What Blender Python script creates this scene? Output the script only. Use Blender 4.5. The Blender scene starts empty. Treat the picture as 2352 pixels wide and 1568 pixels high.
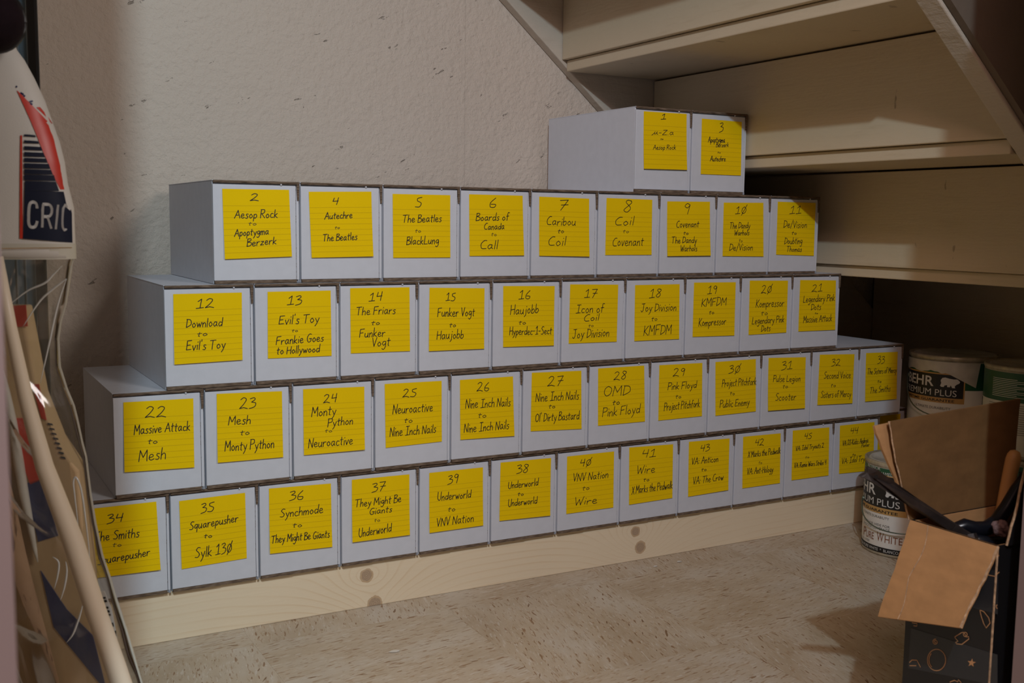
import bpy, bmesh, math, random
from mathutils import Vector, Matrix, noise
C = bpy.context.scene
COL = C.collection
random.seed(7)

# ---------------------------------------------------------------- camera, world, lights, exposure
cam = bpy.data.cameras.new('camera')
cam.sensor_width = 36; cam.lens = 2473.99 * 36 / 2352; cam.clip_start = 0.02
camo = bpy.data.objects.new('camera', cam); COL.objects.link(camo)
CP = Vector((-0.17095, -1.52933, 0.60562))
_r = Vector((0.87473145, -0.48446255, 0.01187152)); _u = Vector((0.04347837, 0.10285453, 0.99374573)); _f = Vector((0.48265363, 0.86874449, -0.11103373))
camo.matrix_world = Matrix(((_r.x, _u.x, -_f.x, CP.x), (_r.y, _u.y, -_f.y, CP.y), (_r.z, _u.z, -_f.z, CP.z), (0, 0, 0, 1)))
cam.dof.use_dof = True; cam.dof.focus_distance = 1.95; cam.dof.aperture_fstop = 14.0
C.camera = camo
w = bpy.data.worlds.new('world'); C.world = w; w.use_nodes = True
w.node_tree.nodes['Background'].inputs[0].default_value = (1.0, 0.70, 0.56, 1)
w.node_tree.nodes['Background'].inputs[1].default_value = 0.06
def lamp(name, kind, loc, power, col, size, tgt=None):
    l = bpy.data.lights.new(name, kind); l.energy = power; l.color = col
    if kind == 'AREA':
        l.shape = 'DISK'; l.size = size
    else:
        l.shadow_soft_size = size
    o = bpy.data.objects.new(name, l); COL.objects.link(o); o.location = loc
    if tgt: o.rotation_euler = (Vector(tgt) - Vector(loc)).to_track_quat('-Z', 'Y').to_euler()
    return o
lamp('shaded_work_lamp', 'SPOT', (-0.335, -2.05, 1.69), 86, (0.70, 0.93, 1.08), 0.02, (0.25, 0.33, 0.78))
bpy.data.lights['shaded_work_lamp'].spot_size = math.radians(108); bpy.data.lights['shaded_work_lamp'].spot_blend = 1.0
lamp('pink_bounce_fill', 'AREA', (-0.60, -2.2, 1.98), 21, (1.0, 0.63, 0.54), 0.7, (0.5, 0.2, 0.4))  # added pink fill standing in for room bounce, not an actual lamp
lamp('hallway_lamp', 'AREA', (0.95, -2.05, 1.45), 12.5, (0.98, 0.90, 0.86), 0.55, (0.0, 0.2, 0.5))
C.view_settings.view_transform = 'Standard'; C.view_settings.look = 'None'
C.view_settings.exposure = 0.0; C.view_settings.gamma = 1.0
C.view_settings.use_curve_mapping = False

# ---------------------------------------------------------------- helpers
AX = Vector((0.87479309, -0.48449669, 0)); FX = Vector((0.48565662, 0.87414967, 0))
def PV(s, z, D): return Vector((CP.x, CP.y, 0)) + FX * D + AX * s + Vector((0, 0, z))

class MB:
    def __init__(s): s.v = []; s.f = []; s.uv = []
    def add(s, vs, fs, uvs=None):
        n = len(s.v); s.v += [tuple(v) for v in vs]; s.f += [tuple(n + i for i in f) for f in fs]
        s.uv += list(uvs) if uvs else [(0, 0)] * len(vs)
        return s
    def box(s, x0, y0, z0, x1, y1, z1):
        return s.add([(x0,y0,z0),(x1,y0,z0),(x1,y1,z0),(x0,y1,z0),(x0,y0,z1),(x1,y0,z1),(x1,y1,z1),(x0,y1,z1)],
              [(0,3,2,1),(4,5,6,7),(0,1,5,4),(1,2,6,5),(2,3,7,6),(3,0,4,7)])
    def slab(s, pts, off):
        n = len(pts); off = Vector(off); p = [Vector(q) for q in pts]
        return s.add(p + [q + off for q in p], [tuple(range(n)), tuple(range(2*n-1, n-1, -1))] + [(i, n+i, n+(i+1)%n, (i+1)%n) for i in range(n)])
    def tube(s, pts, r, n=10, caps=True, flat=1.0):
        P = [Vector(p) for p in pts]; rs = r if isinstance(r, (list, tuple)) else [r]*len(P)
        vs = []; up = Vector((0.13, 0.2, 0.97))
        for i, p in enumerate(P):
            t = (P[min(i+1, len(P)-1)] - P[max(i-1, 0)]).normalized()
            a = t.cross(up)
            a = (t.cross(Vector((1,0,0))) if a.length < 1e-3 else a).normalized(); b = t.cross(a)
            vs += [p + (a*math.cos(q*2*math.pi/n) + b*math.sin(q*2*math.pi/n)*flat) * rs[i] for q in range(n)]
        fs = [(i*n+q, i*n+(q+1)%n, (i+1)*n+(q+1)%n, (i+1)*n+q) for i in range(len(P)-1) for q in range(n)]
        if caps: fs += [tuple(range(n))[::-1], tuple((len(P)-1)*n+q for q in range(n))]
        return s.add(vs, fs)
    def grid(s, rows):
        m = len(rows[0]); vs = [p for r in rows for p in r]
        uv = [(i/(m-1), j/(len(rows)-1)) for j in range(len(rows)) for i in range(m)]
        return s.add(vs, [(j*m+i, j*m+i+1, (j+1)*m+i+1, (j+1)*m+i) for j in range(len(rows)-1) for i in range(m-1)], uv)
    def lathe(s, prof, n=48, cx=0, cy=0):
        vs = [(cx + r*math.cos(q*2*math.pi/n), cy + r*math.sin(q*2*math.pi/n), z) for r, z in prof for q in range(n)]
        return s.add(vs, [(i*n+q, i*n+(q+1)%n, (i+1)*n+(q+1)%n, (i+1)*n+q) for i in range(len(prof)-1) for q in range(n)])
    def ribbon(s, pts, w, nrm, off=0.0):
        P = [Vector(p) for p in pts]; nrm = Vector(nrm).normalized()
        if len(P) < 2: return s
        vs = []
        for i, p in enumerate(P):
            t = P[min(i+1, len(P)-1)] - P[max(i-1, 0)]
            if t.length < 1e-9: t = Vector((1e-4, 0, 1e-4))
            b = t.normalized().cross(nrm).normalized() * w * .5
            vs += [p + b + nrm*off, p - b + nrm*off]
        return s.add(vs, [(2*i, 2*i+1, 2*i+3, 2*i+2) for i in range(len(P)-1)])
    def build(s, name, mat, parent=None, smooth=False, bevel=0, solid=0):
        me = bpy.data.meshes.new(name); me.from_pydata(s.v, [], s.f)
        uvl = me.uv_layers.new(name='UVMap')
        for l in me.loops: uvl.data[l.index].uv = s.uv[l.vertex_index]
        if mat: me.materials.append(mat)
        if smooth:
            for p in me.polygons: p.use_smooth = True
        me.validate(); me.update()
        bm = bmesh.new(); bm.from_mesh(me); bmesh.ops.recalc_face_normals(bm, faces=bm.faces) if not solid == 'open' else None; bm.to_mesh(me); bm.free()
        o = bpy.data.objects.new(name, me); COL.objects.link(o)
        if parent: o.parent = parent
        if bevel:
            m = o.modifiers.new('b', 'BEVEL'); m.width = bevel; m.segments = 2; m.limit_method = 'ANGLE'
        return o
def tag(o, label=None, cat=None, group=None, kind=None):
    for k, v in (('label', label), ('category', cat), ('group', group), ('kind', kind)):
        if v: o[k] = v
    return o
def thing(name, label, cat, loc=(0,0,0), group=None, rz=0, kind=None):
    o = bpy.data.objects.new(name, None); COL.objects.link(o); o.empty_display_size = .02
    o.location = loc; o.rotation_euler = (0, 0, rz); return tag(o, label, cat, group, kind)

# ---------------------------------------------------------------- materials
def mat(name, col, rough=.6, metal=0, bump=None, var=None, spec=.5, trans=None):
    m = bpy.data.materials.new(name); m.use_nodes = True; nt = m.node_tree; b = nt.nodes['Principled BSDF']
    b.inputs['Base Color'].default_value = (*col, 1); b.inputs['Roughness'].default_value = rough
    b.inputs['Metallic'].default_value = metal; b.inputs['Specular IOR Level'].default_value = spec
    N = nt.nodes.new; L = nt.links.new
    if bump or var:
        tc = N('ShaderNodeTexCoord')
    if var:   # (scale, amount, stretch xyz)
        sc, am, st = var
        mp = N('ShaderNodeMapping'); mp.inputs['Scale'].default_value = st; L(tc.outputs['Object'], mp.inputs[0])
        n = N('ShaderNodeTexNoise'); n.inputs['Scale'].default_value = sc; n.inputs['Detail'].default_value = 5; L(mp.outputs[0], n.inputs['Vector'])
        r = N('ShaderNodeValToRGB'); r.color_ramp.elements[0].position = .3; r.color_ramp.elements[1].position = .7
        r.color_ramp.elements[0].color = (*[c*(1-am) for c in col], 1); r.color_ramp.elements[1].color = (*[min(1, c*(1+am*.6)) for c in col], 1)
        L(n.outputs[0], r.inputs[0]); L(r.outputs[0], b.inputs['Base Color'])
    if bump:  # (scale, strength, distance)
        n = N('ShaderNodeTexNoise'); n.inputs['Scale'].default_value = bump[0]; n.inputs['Detail'].default_value = 4
        L(tc.outputs['Object'], n.inputs['Vector'])
        bp = N('ShaderNodeBump'); bp.inputs['Strength'].default_value = bump[1]; bp.inputs['Distance'].default_value = bump[2]
        L(n.outputs[0], bp.inputs['Height']); L(bp.outputs[0], b.inputs['Normal'])
    return m
class NT:
    """tiny node helper"""
    def __init__(s, m): s.nt = m.node_tree; s.b = s.nt.nodes['Principled BSDF']
    def n(s, t, **kw):
        x = s.nt.nodes.new(t)
        for k, v in kw.items():
            if k in ('operation', 'blend_type', 'data_type', 'wave_type', 'bands_direction', 'wave_profile', 'feature', 'distance'): setattr(x, k, v)
        return x
    def l(s, a, b): s.nt.links.new(a, b)
    def val(s, inp, v):
        if hasattr(v, 'is_linked') or isinstance(v, bpy.types.NodeSocket): s.l(v, inp)
        else: inp.default_value = v
    def math(s, op, a, b=0.0, c=None):
        x = s.n('ShaderNodeMath', operation=op); s.val(x.inputs[0], a); s.val(x.inputs[1], b)
        if c is not None: s.val(x.inputs[2], c)
        return x.outputs[0]
    def mix(s, f, a, b, bt='MIX'):
        x = s.nt.nodes.new('ShaderNodeMix'); x.data_type = 'RGBA'; x.blend_type = bt
        s.val(x.inputs[0], f); s.val(x.inputs[6], a if not isinstance(a, tuple) else (*a, 1)); s.val(x.inputs[7], b if not isinstance(b, tuple) else (*b, 1)); return x.outputs[2]
    def ramp(s, f, stops):
        x = s.n('ShaderNodeValToRGB'); cr = x.color_ramp
        while len(cr.elements) < len(stops): cr.elements.new(.5)
        for e, (p, c) in zip(cr.elements, stops): e.position = p; e.color = (*c, 1) if len(c) == 3 else c
        s.l(f, x.inputs[0]); return x.outputs[0]
    def noise(s, vec, scale, detail=3, rough=.5, stretch=None, rot=None, loc=None):
        if stretch or rot or loc:
            if rot:
                m0 = s.n('ShaderNodeMapping'); m0.inputs['Rotation'].default_value = rot; s.l(vec, m0.inputs[0]); vec = m0.outputs[0]; rot = None
            mp = s.n('ShaderNodeMapping'); mp.inputs['Scale'].default_value = stretch or (1,1,1); mp.inputs['Rotation'].default_value = rot or (0,0,0); mp.inputs['Location'].default_value = loc or (0,0,0)
            s.l(vec, mp.inputs[0]); vec = mp.outputs[0]
        x = s.n('ShaderNodeTexNoise'); x.inputs['Scale'].default_value = scale; x.inputs['Detail'].default_value = detail; x.inputs['Roughness'].default_value = rough
        s.l(vec, x.inputs['Vector']); return x.outputs[0]
    def bump(s, h, st, d, nrm=None):
        x = s.n('ShaderNodeBump'); x.inputs['Strength'].default_value = st; x.inputs['Distance'].default_value = d; s.l(h, x.inputs['Height'])
        if nrm: s.l(nrm, x.inputs['Normal'])
        return x.outputs[0]
def newmat(name, rough=.6, spec=.5):
    m = bpy.data.materials.new(name); m.use_nodes = True; t = NT(m)
    t.b.inputs['Roughness'].default_value = rough; t.b.inputs['Specular IOR Level'].default_value = spec
    tc = t.n('ShaderNodeTexCoord'); return m, t, tc

M = {}
M['card'] = mat('white_cardboard', (.61, .63, .675), .75, bump=(300, .12, .001), var=(60, .03, (1,1,1)), spec=.25)
M['card_in'] = mat('box_gap_board', (.30, .32, .36), .8)
M['ink'] = mat('black_marker_ink', (.012, .012, .014), .5, spec=.3)
M['black'] = mat('black_print', (.008, .008, .009), .45)
M['navy'] = mat('navy_print', (.012, .016, .035), .6, spec=.2)
M['red'] = mat('red_print', (.62, .045, .025), .4)
M['white'] = mat('white_print', (.62, .62, .60), .5)
M['fabric'] = mat('white_vinyl_fabric', (.72, .70, .645), .5, bump=(900, .15, .001), var=(8, .06, (1,1,1)))
M['hem'] = mat('cream_hem', (.62, .60, .50), .55)
# brown corrugated cut edge with flute lines
m, t, tc = newmat('brown_corrugated_edge', .85, .2); M['edge'] = m
n1 = t.noise(tc.outputs['Object'], 60, 3, .6, (1, 1, 12)); n2 = t.noise(tc.outputs['Object'], 400, 2)
t.l(t.ramp(n1, [(.3, (.045, .03, .02)), (.5, (.15, .105, .072)), (.72, (.30, .225, .16))]), t.b.inputs['Base Color'])
t.l(t.bump(n2, .4, .001), t.b.inputs['Normal'])
# ruled yellow paper (UV v runs down the note)
m, t, tc = newmat('ruled_yellow_paper', .9, .03); M['note'] = m
sep = t.n('ShaderNodeSeparateXYZ'); t.l(tc.outputs['UV'], sep.inputs[0])
v = sep.outputs[1]
ph_ = t.math('FRACT', t.math('MULTIPLY', t.math('SUBTRACT', v, .198), 11.85))
ln = t.math('MULTIPLY', t.math('LESS_THAN', t.math('ABSOLUTE', t.math('SUBTRACT', ph_, .5)), .05), t.math('GREATER_THAN', v, .2))
ln = t.math('MULTIPLY', ln, t.math('LESS_THAN', v, .96))
nz = t.noise(tc.outputs['Object'], 500, 3); nl = t.noise(tc.outputs['Object'], 8, 2)
base = t.mix(nl, (.84, .56, .004), (.93, .635, .005)); base = t.mix(t.math('MULTIPLY', nz, .18), base, (.72, .48, .005))
t.l(t.mix(t.math('MULTIPLY', ln, .45), base, (.42, .27, .01)), t.b.inputs['Base Color'])
t.l(t.bump(nz, .1, .0005), t.b.inputs['Normal'])
# painted plaster wall
m, t, tc = newmat('painted_plaster', .7, .3); M['wall'] = m
ob = tc.outputs['Object']
n1 = t.noise(ob, 3.5, 4); n2 = t.noise(ob, 110, 4, .6); n3 = t.noise(ob, 38, 3.5, .55, (.6, 1, 2.4), (0, .45, 0)); n4 = t.noise(ob, 45, 5, .65)
pit = t.ramp(n3, [(.285, (1,1,1)), (.32, (0,0,0))]); ps = t.math('MULTIPLY', pit, t.ramp(n4, [(.42, (1,1,1)), (.47, (0,0,0))]))
col = t.mix(n1, (.60, .51, .42), (.65, .56, .47)); col = t.mix(t.math('MULTIPLY', ps, .38), col, (.22, .18, .13))
sepw = t.n('ShaderNodeSeparateXYZ'); t.l(ob, sepw.inputs[0])
seam = t.math('LESS_THAN', t.math('ABSOLUTE', t.math('SUBTRACT', sepw.outputs[0], t.math('ADD', .752, t.math('MULTIPLY', n4, .004)))), .0008)
col = t.mix(t.math('MULTIPLY', seam, .12), col, (.2, .17, .13))
t.l(col, t.b.inputs['Base Color'])
h = t.math('SUBTRACT', t.math('ADD', t.math('MULTIPLY', n2, .5), t.math('MULTIPLY', n4, .6)), t.math('MULTIPLY', ps, .8))
h = t.math('SUBTRACT', h, t.math('MULTIPLY', seam, .2))
t.l(t.bump(h, .8, .0075), t.b.inputs['Normal'])
# painted stair boards
def paint(name, c0, c1, bs=.25):
    m, t, tc = newmat(name, .55, .35); ob = tc.outputs['Object']
    n1 = t.noise(ob, 4, 3); n2 = t.noise(ob, 7, 5, .6, (1, .9, 9)); n3 = t.noise(ob, 90, 4, .6)
    col = t.mix(n1, c0, c1); col = t.mix(t.math('MULTIPLY', t.ramp(n2, [(.58, (0,0,0)), (.75, (1,1,1))]), .16), col, (.25, .16, .06))
    spk = t.ramp(t.noise(ob, 26, 2, .5, (1, 1.5, .8)), [(.74, (0,0,0)), (.77, (1,1,1))])
    col = t.mix(t.math('MULTIPLY', spk, .5), col, (.12, .08, .05))
    t.l(col, t.b.inputs['Base Color'])
    t.l(t.bump(t.math('ADD', t.math('MULTIPLY', n3, .5), n2), bs, .004), t.b.inputs['Normal']); return m
M['stair'] = paint('cream_stair_paint', (.55, .445, .30), (.63, .53, .385))
M['stringer'] = paint('worn_stringer_paint', (.50, .43, .345), (.58, .50, .41), .5)
M['casing'] = mat('pinkish_door_casing_paint', (.23, .165, .155), .5, var=(5, .1, (1,1,1)))
M['shadewall'] = mat('shade_toned_cream_wall', (.15, .11, .08), .8, bump=(60, .3, .003), var=(6, .15, (1,1,1)))  # cream wall above the stringer; its shade is put into this darker colour
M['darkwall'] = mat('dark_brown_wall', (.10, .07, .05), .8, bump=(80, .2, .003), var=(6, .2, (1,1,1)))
# vinyl floor tile with streaks; two directions
def tile(name, rot, seed):
    m, t, tc = newmat(name, .42, .4); ob = tc.outputs['Object']
    base = t.noise(ob, 11, 4, .6, (.45, 1, 1), (0, 0, rot), (seed, 0, 0))
    col = t.ramp(base, [(.30, (.46, .365, .255)), (.5, (.545, .46, .35)), (.70, (.60, .545, .46))])
    fine = t.noise(ob, 120, 4, .65, (.22, 1, 1), (0, 0, rot), (seed+7, 2, 0))
    col = t.mix(t.ramp(fine, [(.30, (.6,.6,.6)), (.44, (0,0,0))]), col, (.36, .26, .165))
    col = t.mix(t.ramp(fine, [(.56, (0,0,0)), (.72, (.7,.7,.7))]), col, (.66, .61, .53))
    for sc, th, cc, k, sd in ((190, .675, (.26, .14, .065), .85, 3), (240, .66, (.66, .62, .55), .6, 9), (130, .725, (.21, .11, .05), .9, 5), (280, .635, (.36, .23, .13), .6, 13)):
        n = t.noise(ob, sc, 1.5, .5, (.2, 1, 1), (0, 0, rot + (.25 if sd == 5 else -.12 if sd == 13 else 0)), (seed+sd, sd, 0))
        col = t.mix(t.math('MULTIPLY', t.ramp(n, [(th-.012, (0,0,0)), (th+.006, (1,1,1))]), k), col, cc)
    dirt = t.ramp(t.noise(ob, 5, 4), [(.55, (0,0,0)), (.8, (1,1,1))])
    col = t.mix(t.math('MULTIPLY', dirt, .25), col, (.26, .20, .15))
    t.l(col, t.b.inputs['Base Color'])
    t.l(t.math('ADD', .34, t.math('MULTIPLY', base, .2)), t.b.inputs['Roughness'])
    t.l(t.bump(t.noise(ob, 30, 3), .08, .002), t.b.inputs['Normal']); return m
M['tile_a'] = tile('streaked_vinyl_tile', -.12, 0); M['tile_b'] = tile('streaked_vinyl_tile_turned', -1.30, 4.3)
# pine beam: rings along x, knots
def pine(name, knots, c0=(.80, .67, .47), c1=(.62, .41, .19)):
    m, t, tc = newmat(name, .5, .35); ob = tc.outputs['Object']
    sp = t.n('ShaderNodeSeparateXYZ'); t.l(ob, sp.inputs[0]); x, z = sp.outputs[0], sp.outputs[2]
    big = t.noise(ob, 1.0, 3, .5, (1.6, 1, 4)); zz = t.math('ADD', t.math('MULTIPLY', z, 9.5), t.math('MULTIPLY', big, .62))
    kn = None
    for kx, kz, r in knots:
        dx = t.math('DIVIDE', t.math('SUBTRACT', x, kx), 1.7); dz = t.math('SUBTRACT', z, kz)
        d = t.math('SQRT', t.math('ADD', t.math('MULTIPLY', dx, dx), t.math('MULTIPLY', dz, dz)))
        g = t.math('MULTIPLY', t.math('EXPONENT', t.math('MULTIPLY', d, -34.0)), .8)
        zz = t.math('ADD', zz, g)
        dk = t.math('SQRT', t.math('ADD', t.math('POWER', t.math('SUBTRACT', x, kx), 2.0), t.math('MULTIPLY', dz, dz))); k = t.math('DIVIDE', dk, r); kn = k if kn is None else t.math('MINIMUM', kn, k)
    rings = t.math('FRACT', t.math('MULTIPLY', zz, 8.0))
    rr = t.ramp(rings, [(0, (0,0,0)), (.70, (.12,.12,.12)), (.92, (1,1,1)), (1, (0,0,0))])
    fine = t.noise(ob, 18, 4, .6, (.5, 1, 14))
    amt = t.math('MULTIPLY', rr, t.math('MULTIPLY', t.ramp(t.noise(ob, 3, 2, .5, (1.5, 1, 5)), [(.35, (.15,.15,.15)), (.65, (1,1,1))]), .42))
    col = t.mix(amt, c0, c1); col = t.mix(t.math('MULTIPLY', fine, .25), col, (.88, .77, .58))
    wob = t.math('ADD', kn, t.math('MULTIPLY', t.math('SUBTRACT', t.noise(ob, 160, 3), .5), .5))
    kc = t.ramp(t.math('FRACT', t.math('MULTIPLY', wob, 4.0)), [(0, (.40, .28, .18)), (.6, (.50, .38, .26)), (1, (.28, .18, .10))])
    col = t.mix(t.ramp(wob, [(1.3, (1,1,1)), (1, (1,1,1))]) if False else t.math('LESS_THAN', wob, 1.0), col, kc)
    halo = t.math('MULTIPLY', t.math('LESS_THAN', wob, 1.35), t.math('GREATER_THAN', wob, 1.0))
    col = t.mix(t.math('MULTIPLY', halo, .55), col, (.36, .19, .07))
    t.l(col, t.b.inputs['Base Color']); t.l(t.bump(fine, .12, .002), t.b.inputs['Normal']); return m
M['pine'] = pine('knotty_pine', [(.4283, .051, .0085), (.442, .004, .0095), (.9427, .054, .0075), (.9541, .0235, .0088)])
def wood(name, c0, c1, pores=False, stretch=(1, 1, .09), scale=60):
    m, t, tc = newmat(name, .42, .45); ob = tc.outputs['Object']
    n1 = t.noise(ob, scale, 4, .6, stretch); n2 = t.noise(ob, 5, 2, .5, stretch)
    col = t.mix(n1, c0, c1); col = t.mix(t.math('MULTIPLY', n2, .4), col, c0)
    if pores:
        p = t.ramp(t.noise(ob, 190, 2, .5, (1, 1, .13)), [(.60, (0,0,0)), (.66, (1,1,1))])
        col = t.mix(t.math('MULTIPLY', p, .85), col, (.14, .07, .04))
    t.l(col, t.b.inputs['Base Color']); t.l(t.bump(n1, .1, .001), t.b.inputs['Normal']); return m
M['bat'] = wood('pale_willow_wood', (.68, .50, .29), (.58, .40, .22))
M['beech'] = wood('speckled_beech_wood', (.54, .35, .22), (.47, .29, .18), True)
M['beech_plain'] = wood('plain_beech_wood', (.55, .37, .20), (.48, .31, .16))
M['dowel'] = wood('cream_dowel_wood', (.86, .74, .57), (.80, .67, .50), scale=20)
M['orange_wood'] = wood('orange_varnished_wood', (.78, .42, .15), (.66, .33, .11), scale=30)
M['kraft'] = mat('kraft_cardboard', (.47, .25, .105), .8, bump=(160, .15, .001), var=(40, .10, (1, 1, 3)), spec=.2)
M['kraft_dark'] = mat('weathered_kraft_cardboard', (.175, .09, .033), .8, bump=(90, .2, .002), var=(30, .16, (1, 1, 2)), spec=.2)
M['kraft_edge'] = mat('torn_kraft_edge', (.48, .31, .18), .9, bump=(300, .8, .002), var=(200, .4, (1,1,1)))
M['gloss_black'] = mat('glossy_black_printed_board', (.008, .008, .009), .42, bump=(30, .15, .002))
M['gold'] = mat('copper_line_print', (.52, .27, .12), .5)
M['tape'] = mat('smoky_packing_tape', (.022, .024, .027), .25, bump=(22, .4, .003))
M['steel_dark'] = mat('rusty_black_steel', (.05, .038, .034), .5, .4, bump=(120, .3, .002), var=(40, .4, (1,1,1)))
M['grip'] = mat('blue_black_rubber_grip', (.006, .007, .011), .3)
M['rim'] = mat('painted_can_rim', (.45, .40, .30), .4, .35, var=(60, .35, (1,1,1)))
M['lid'] = mat('paint_smeared_can_lid', (.55, .53, .47), .45, .1, bump=(18, .5, .004), var=(25, .25, (1,1,1)))
M['wire'] = mat('green_tinted_wire', (.17, .21, .17), .35, .7)
M['canwhite'] = mat('white_can_paper', (.76, .74, .69), .4, var=(20, .08, (1,1,1)))
M['green'] = mat('green_can_band', (.010, .085, .035), .4)
M['tan'] = mat('tan_gold_band', (.50, .29, .09), .45)
M['brownprint'] = mat('brown_print', (.25, .10, .05), .5)
M['grayprint'] = mat('grey_print', (.16, .16, .15), .5)
M['leather'] = mat('dark_brown_leather', (.012, .006, .009), .85, bump=(60, .6, .004), var=(30, .5, (1,1,1)), spec=.15)
M['bluepanel'] = mat('blue_grey_panel', (.10, .17, .23), .35, var=(10, .2, (1, 1, .1)))
M['blackframe'] = mat('black_frame', (.008, .008, .008), .35)
M['silverline'] = mat('silver_line', (.25, .32, .38), .3, .5)
M['paper'] = mat('white_paper_scrap', (.72, .70, .64), .8)
M['wad'] = mat('dusty_crumpled_wad', (.20, .12, .11), .9, bump=(120, 1, .004))
M['sticker'] = mat('white_sticker', (.62, .60, .55), .5)
M['blueprint'] = mat('dark_blue_print', (.02, .035, .14), .35)
# clear vinyl
m = bpy.data.materials.new('clear_vinyl'); m.use_nodes = True; nt = m.node_tree; nt.nodes.clear(); M['clear'] = m
out = nt.nodes.new('ShaderNodeOutputMaterial'); tr = nt.nodes.new('ShaderNodeBsdfTransparent'); tr.inputs[0].default_value = (.96, .96, .93, 1)
gl = nt.nodes.new('ShaderNodeBsdfGlossy'); gl.inputs['Roughness'].default_value = .13; df = nt.nodes.new('ShaderNodeBsdfDiffuse'); df.inputs[0].default_value = (.42, .40, .33, 1)
fr = nt.nodes.new('ShaderNodeFresnel'); fr.inputs[0].default_value = 1.5
tc = nt.nodes.new('ShaderNodeTexCoord'); mp = nt.nodes.new('ShaderNodeMapping'); mp.inputs['Scale'].default_value = (1, 1, .35); mp.inputs['Rotation'].default_value = (0, .35, 0)
nz = nt.nodes.new('ShaderNodeTexNoise'); nz.inputs['Scale'].default_value = 22; nz.inputs['Detail'].default_value = 1.5; bp = nt.nodes.new('ShaderNodeBump'); bp.inputs['Strength'].default_value = .8; bp.inputs['Distance'].default_value = .012
LK = nt.links.new; LK(tc.outputs['Object'], mp.inputs[0]); LK(mp.outputs[0], nz.inputs['Vector']); LK(nz.outputs[0], bp.inputs['Height'])
LK(bp.outputs[0], gl.inputs['Normal']); LK(bp.outputs[0], fr.inputs['Normal'])
m1 = nt.nodes.new('ShaderNodeMixShader'); m1.inputs[0].default_value = .10; m2 = nt.nodes.new('ShaderNodeMixShader')
LK(tr.outputs[0], m1.inputs[1]); LK(df.outputs[0], m1.inputs[2]); gm = nt.nodes.new('ShaderNodeMath'); gm.operation = 'MULTIPLY'; gm.inputs[1].default_value = 1.7; gm.use_clamp = True; LK(fr.outputs[0], gm.inputs[0]); LK(gm.outputs[0], m2.inputs[0]); LK(m1.outputs[0], m2.inputs[1]); LK(gl.outputs[0], m2.inputs[2]); LK(m2.outputs[0], out.inputs[0])

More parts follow.
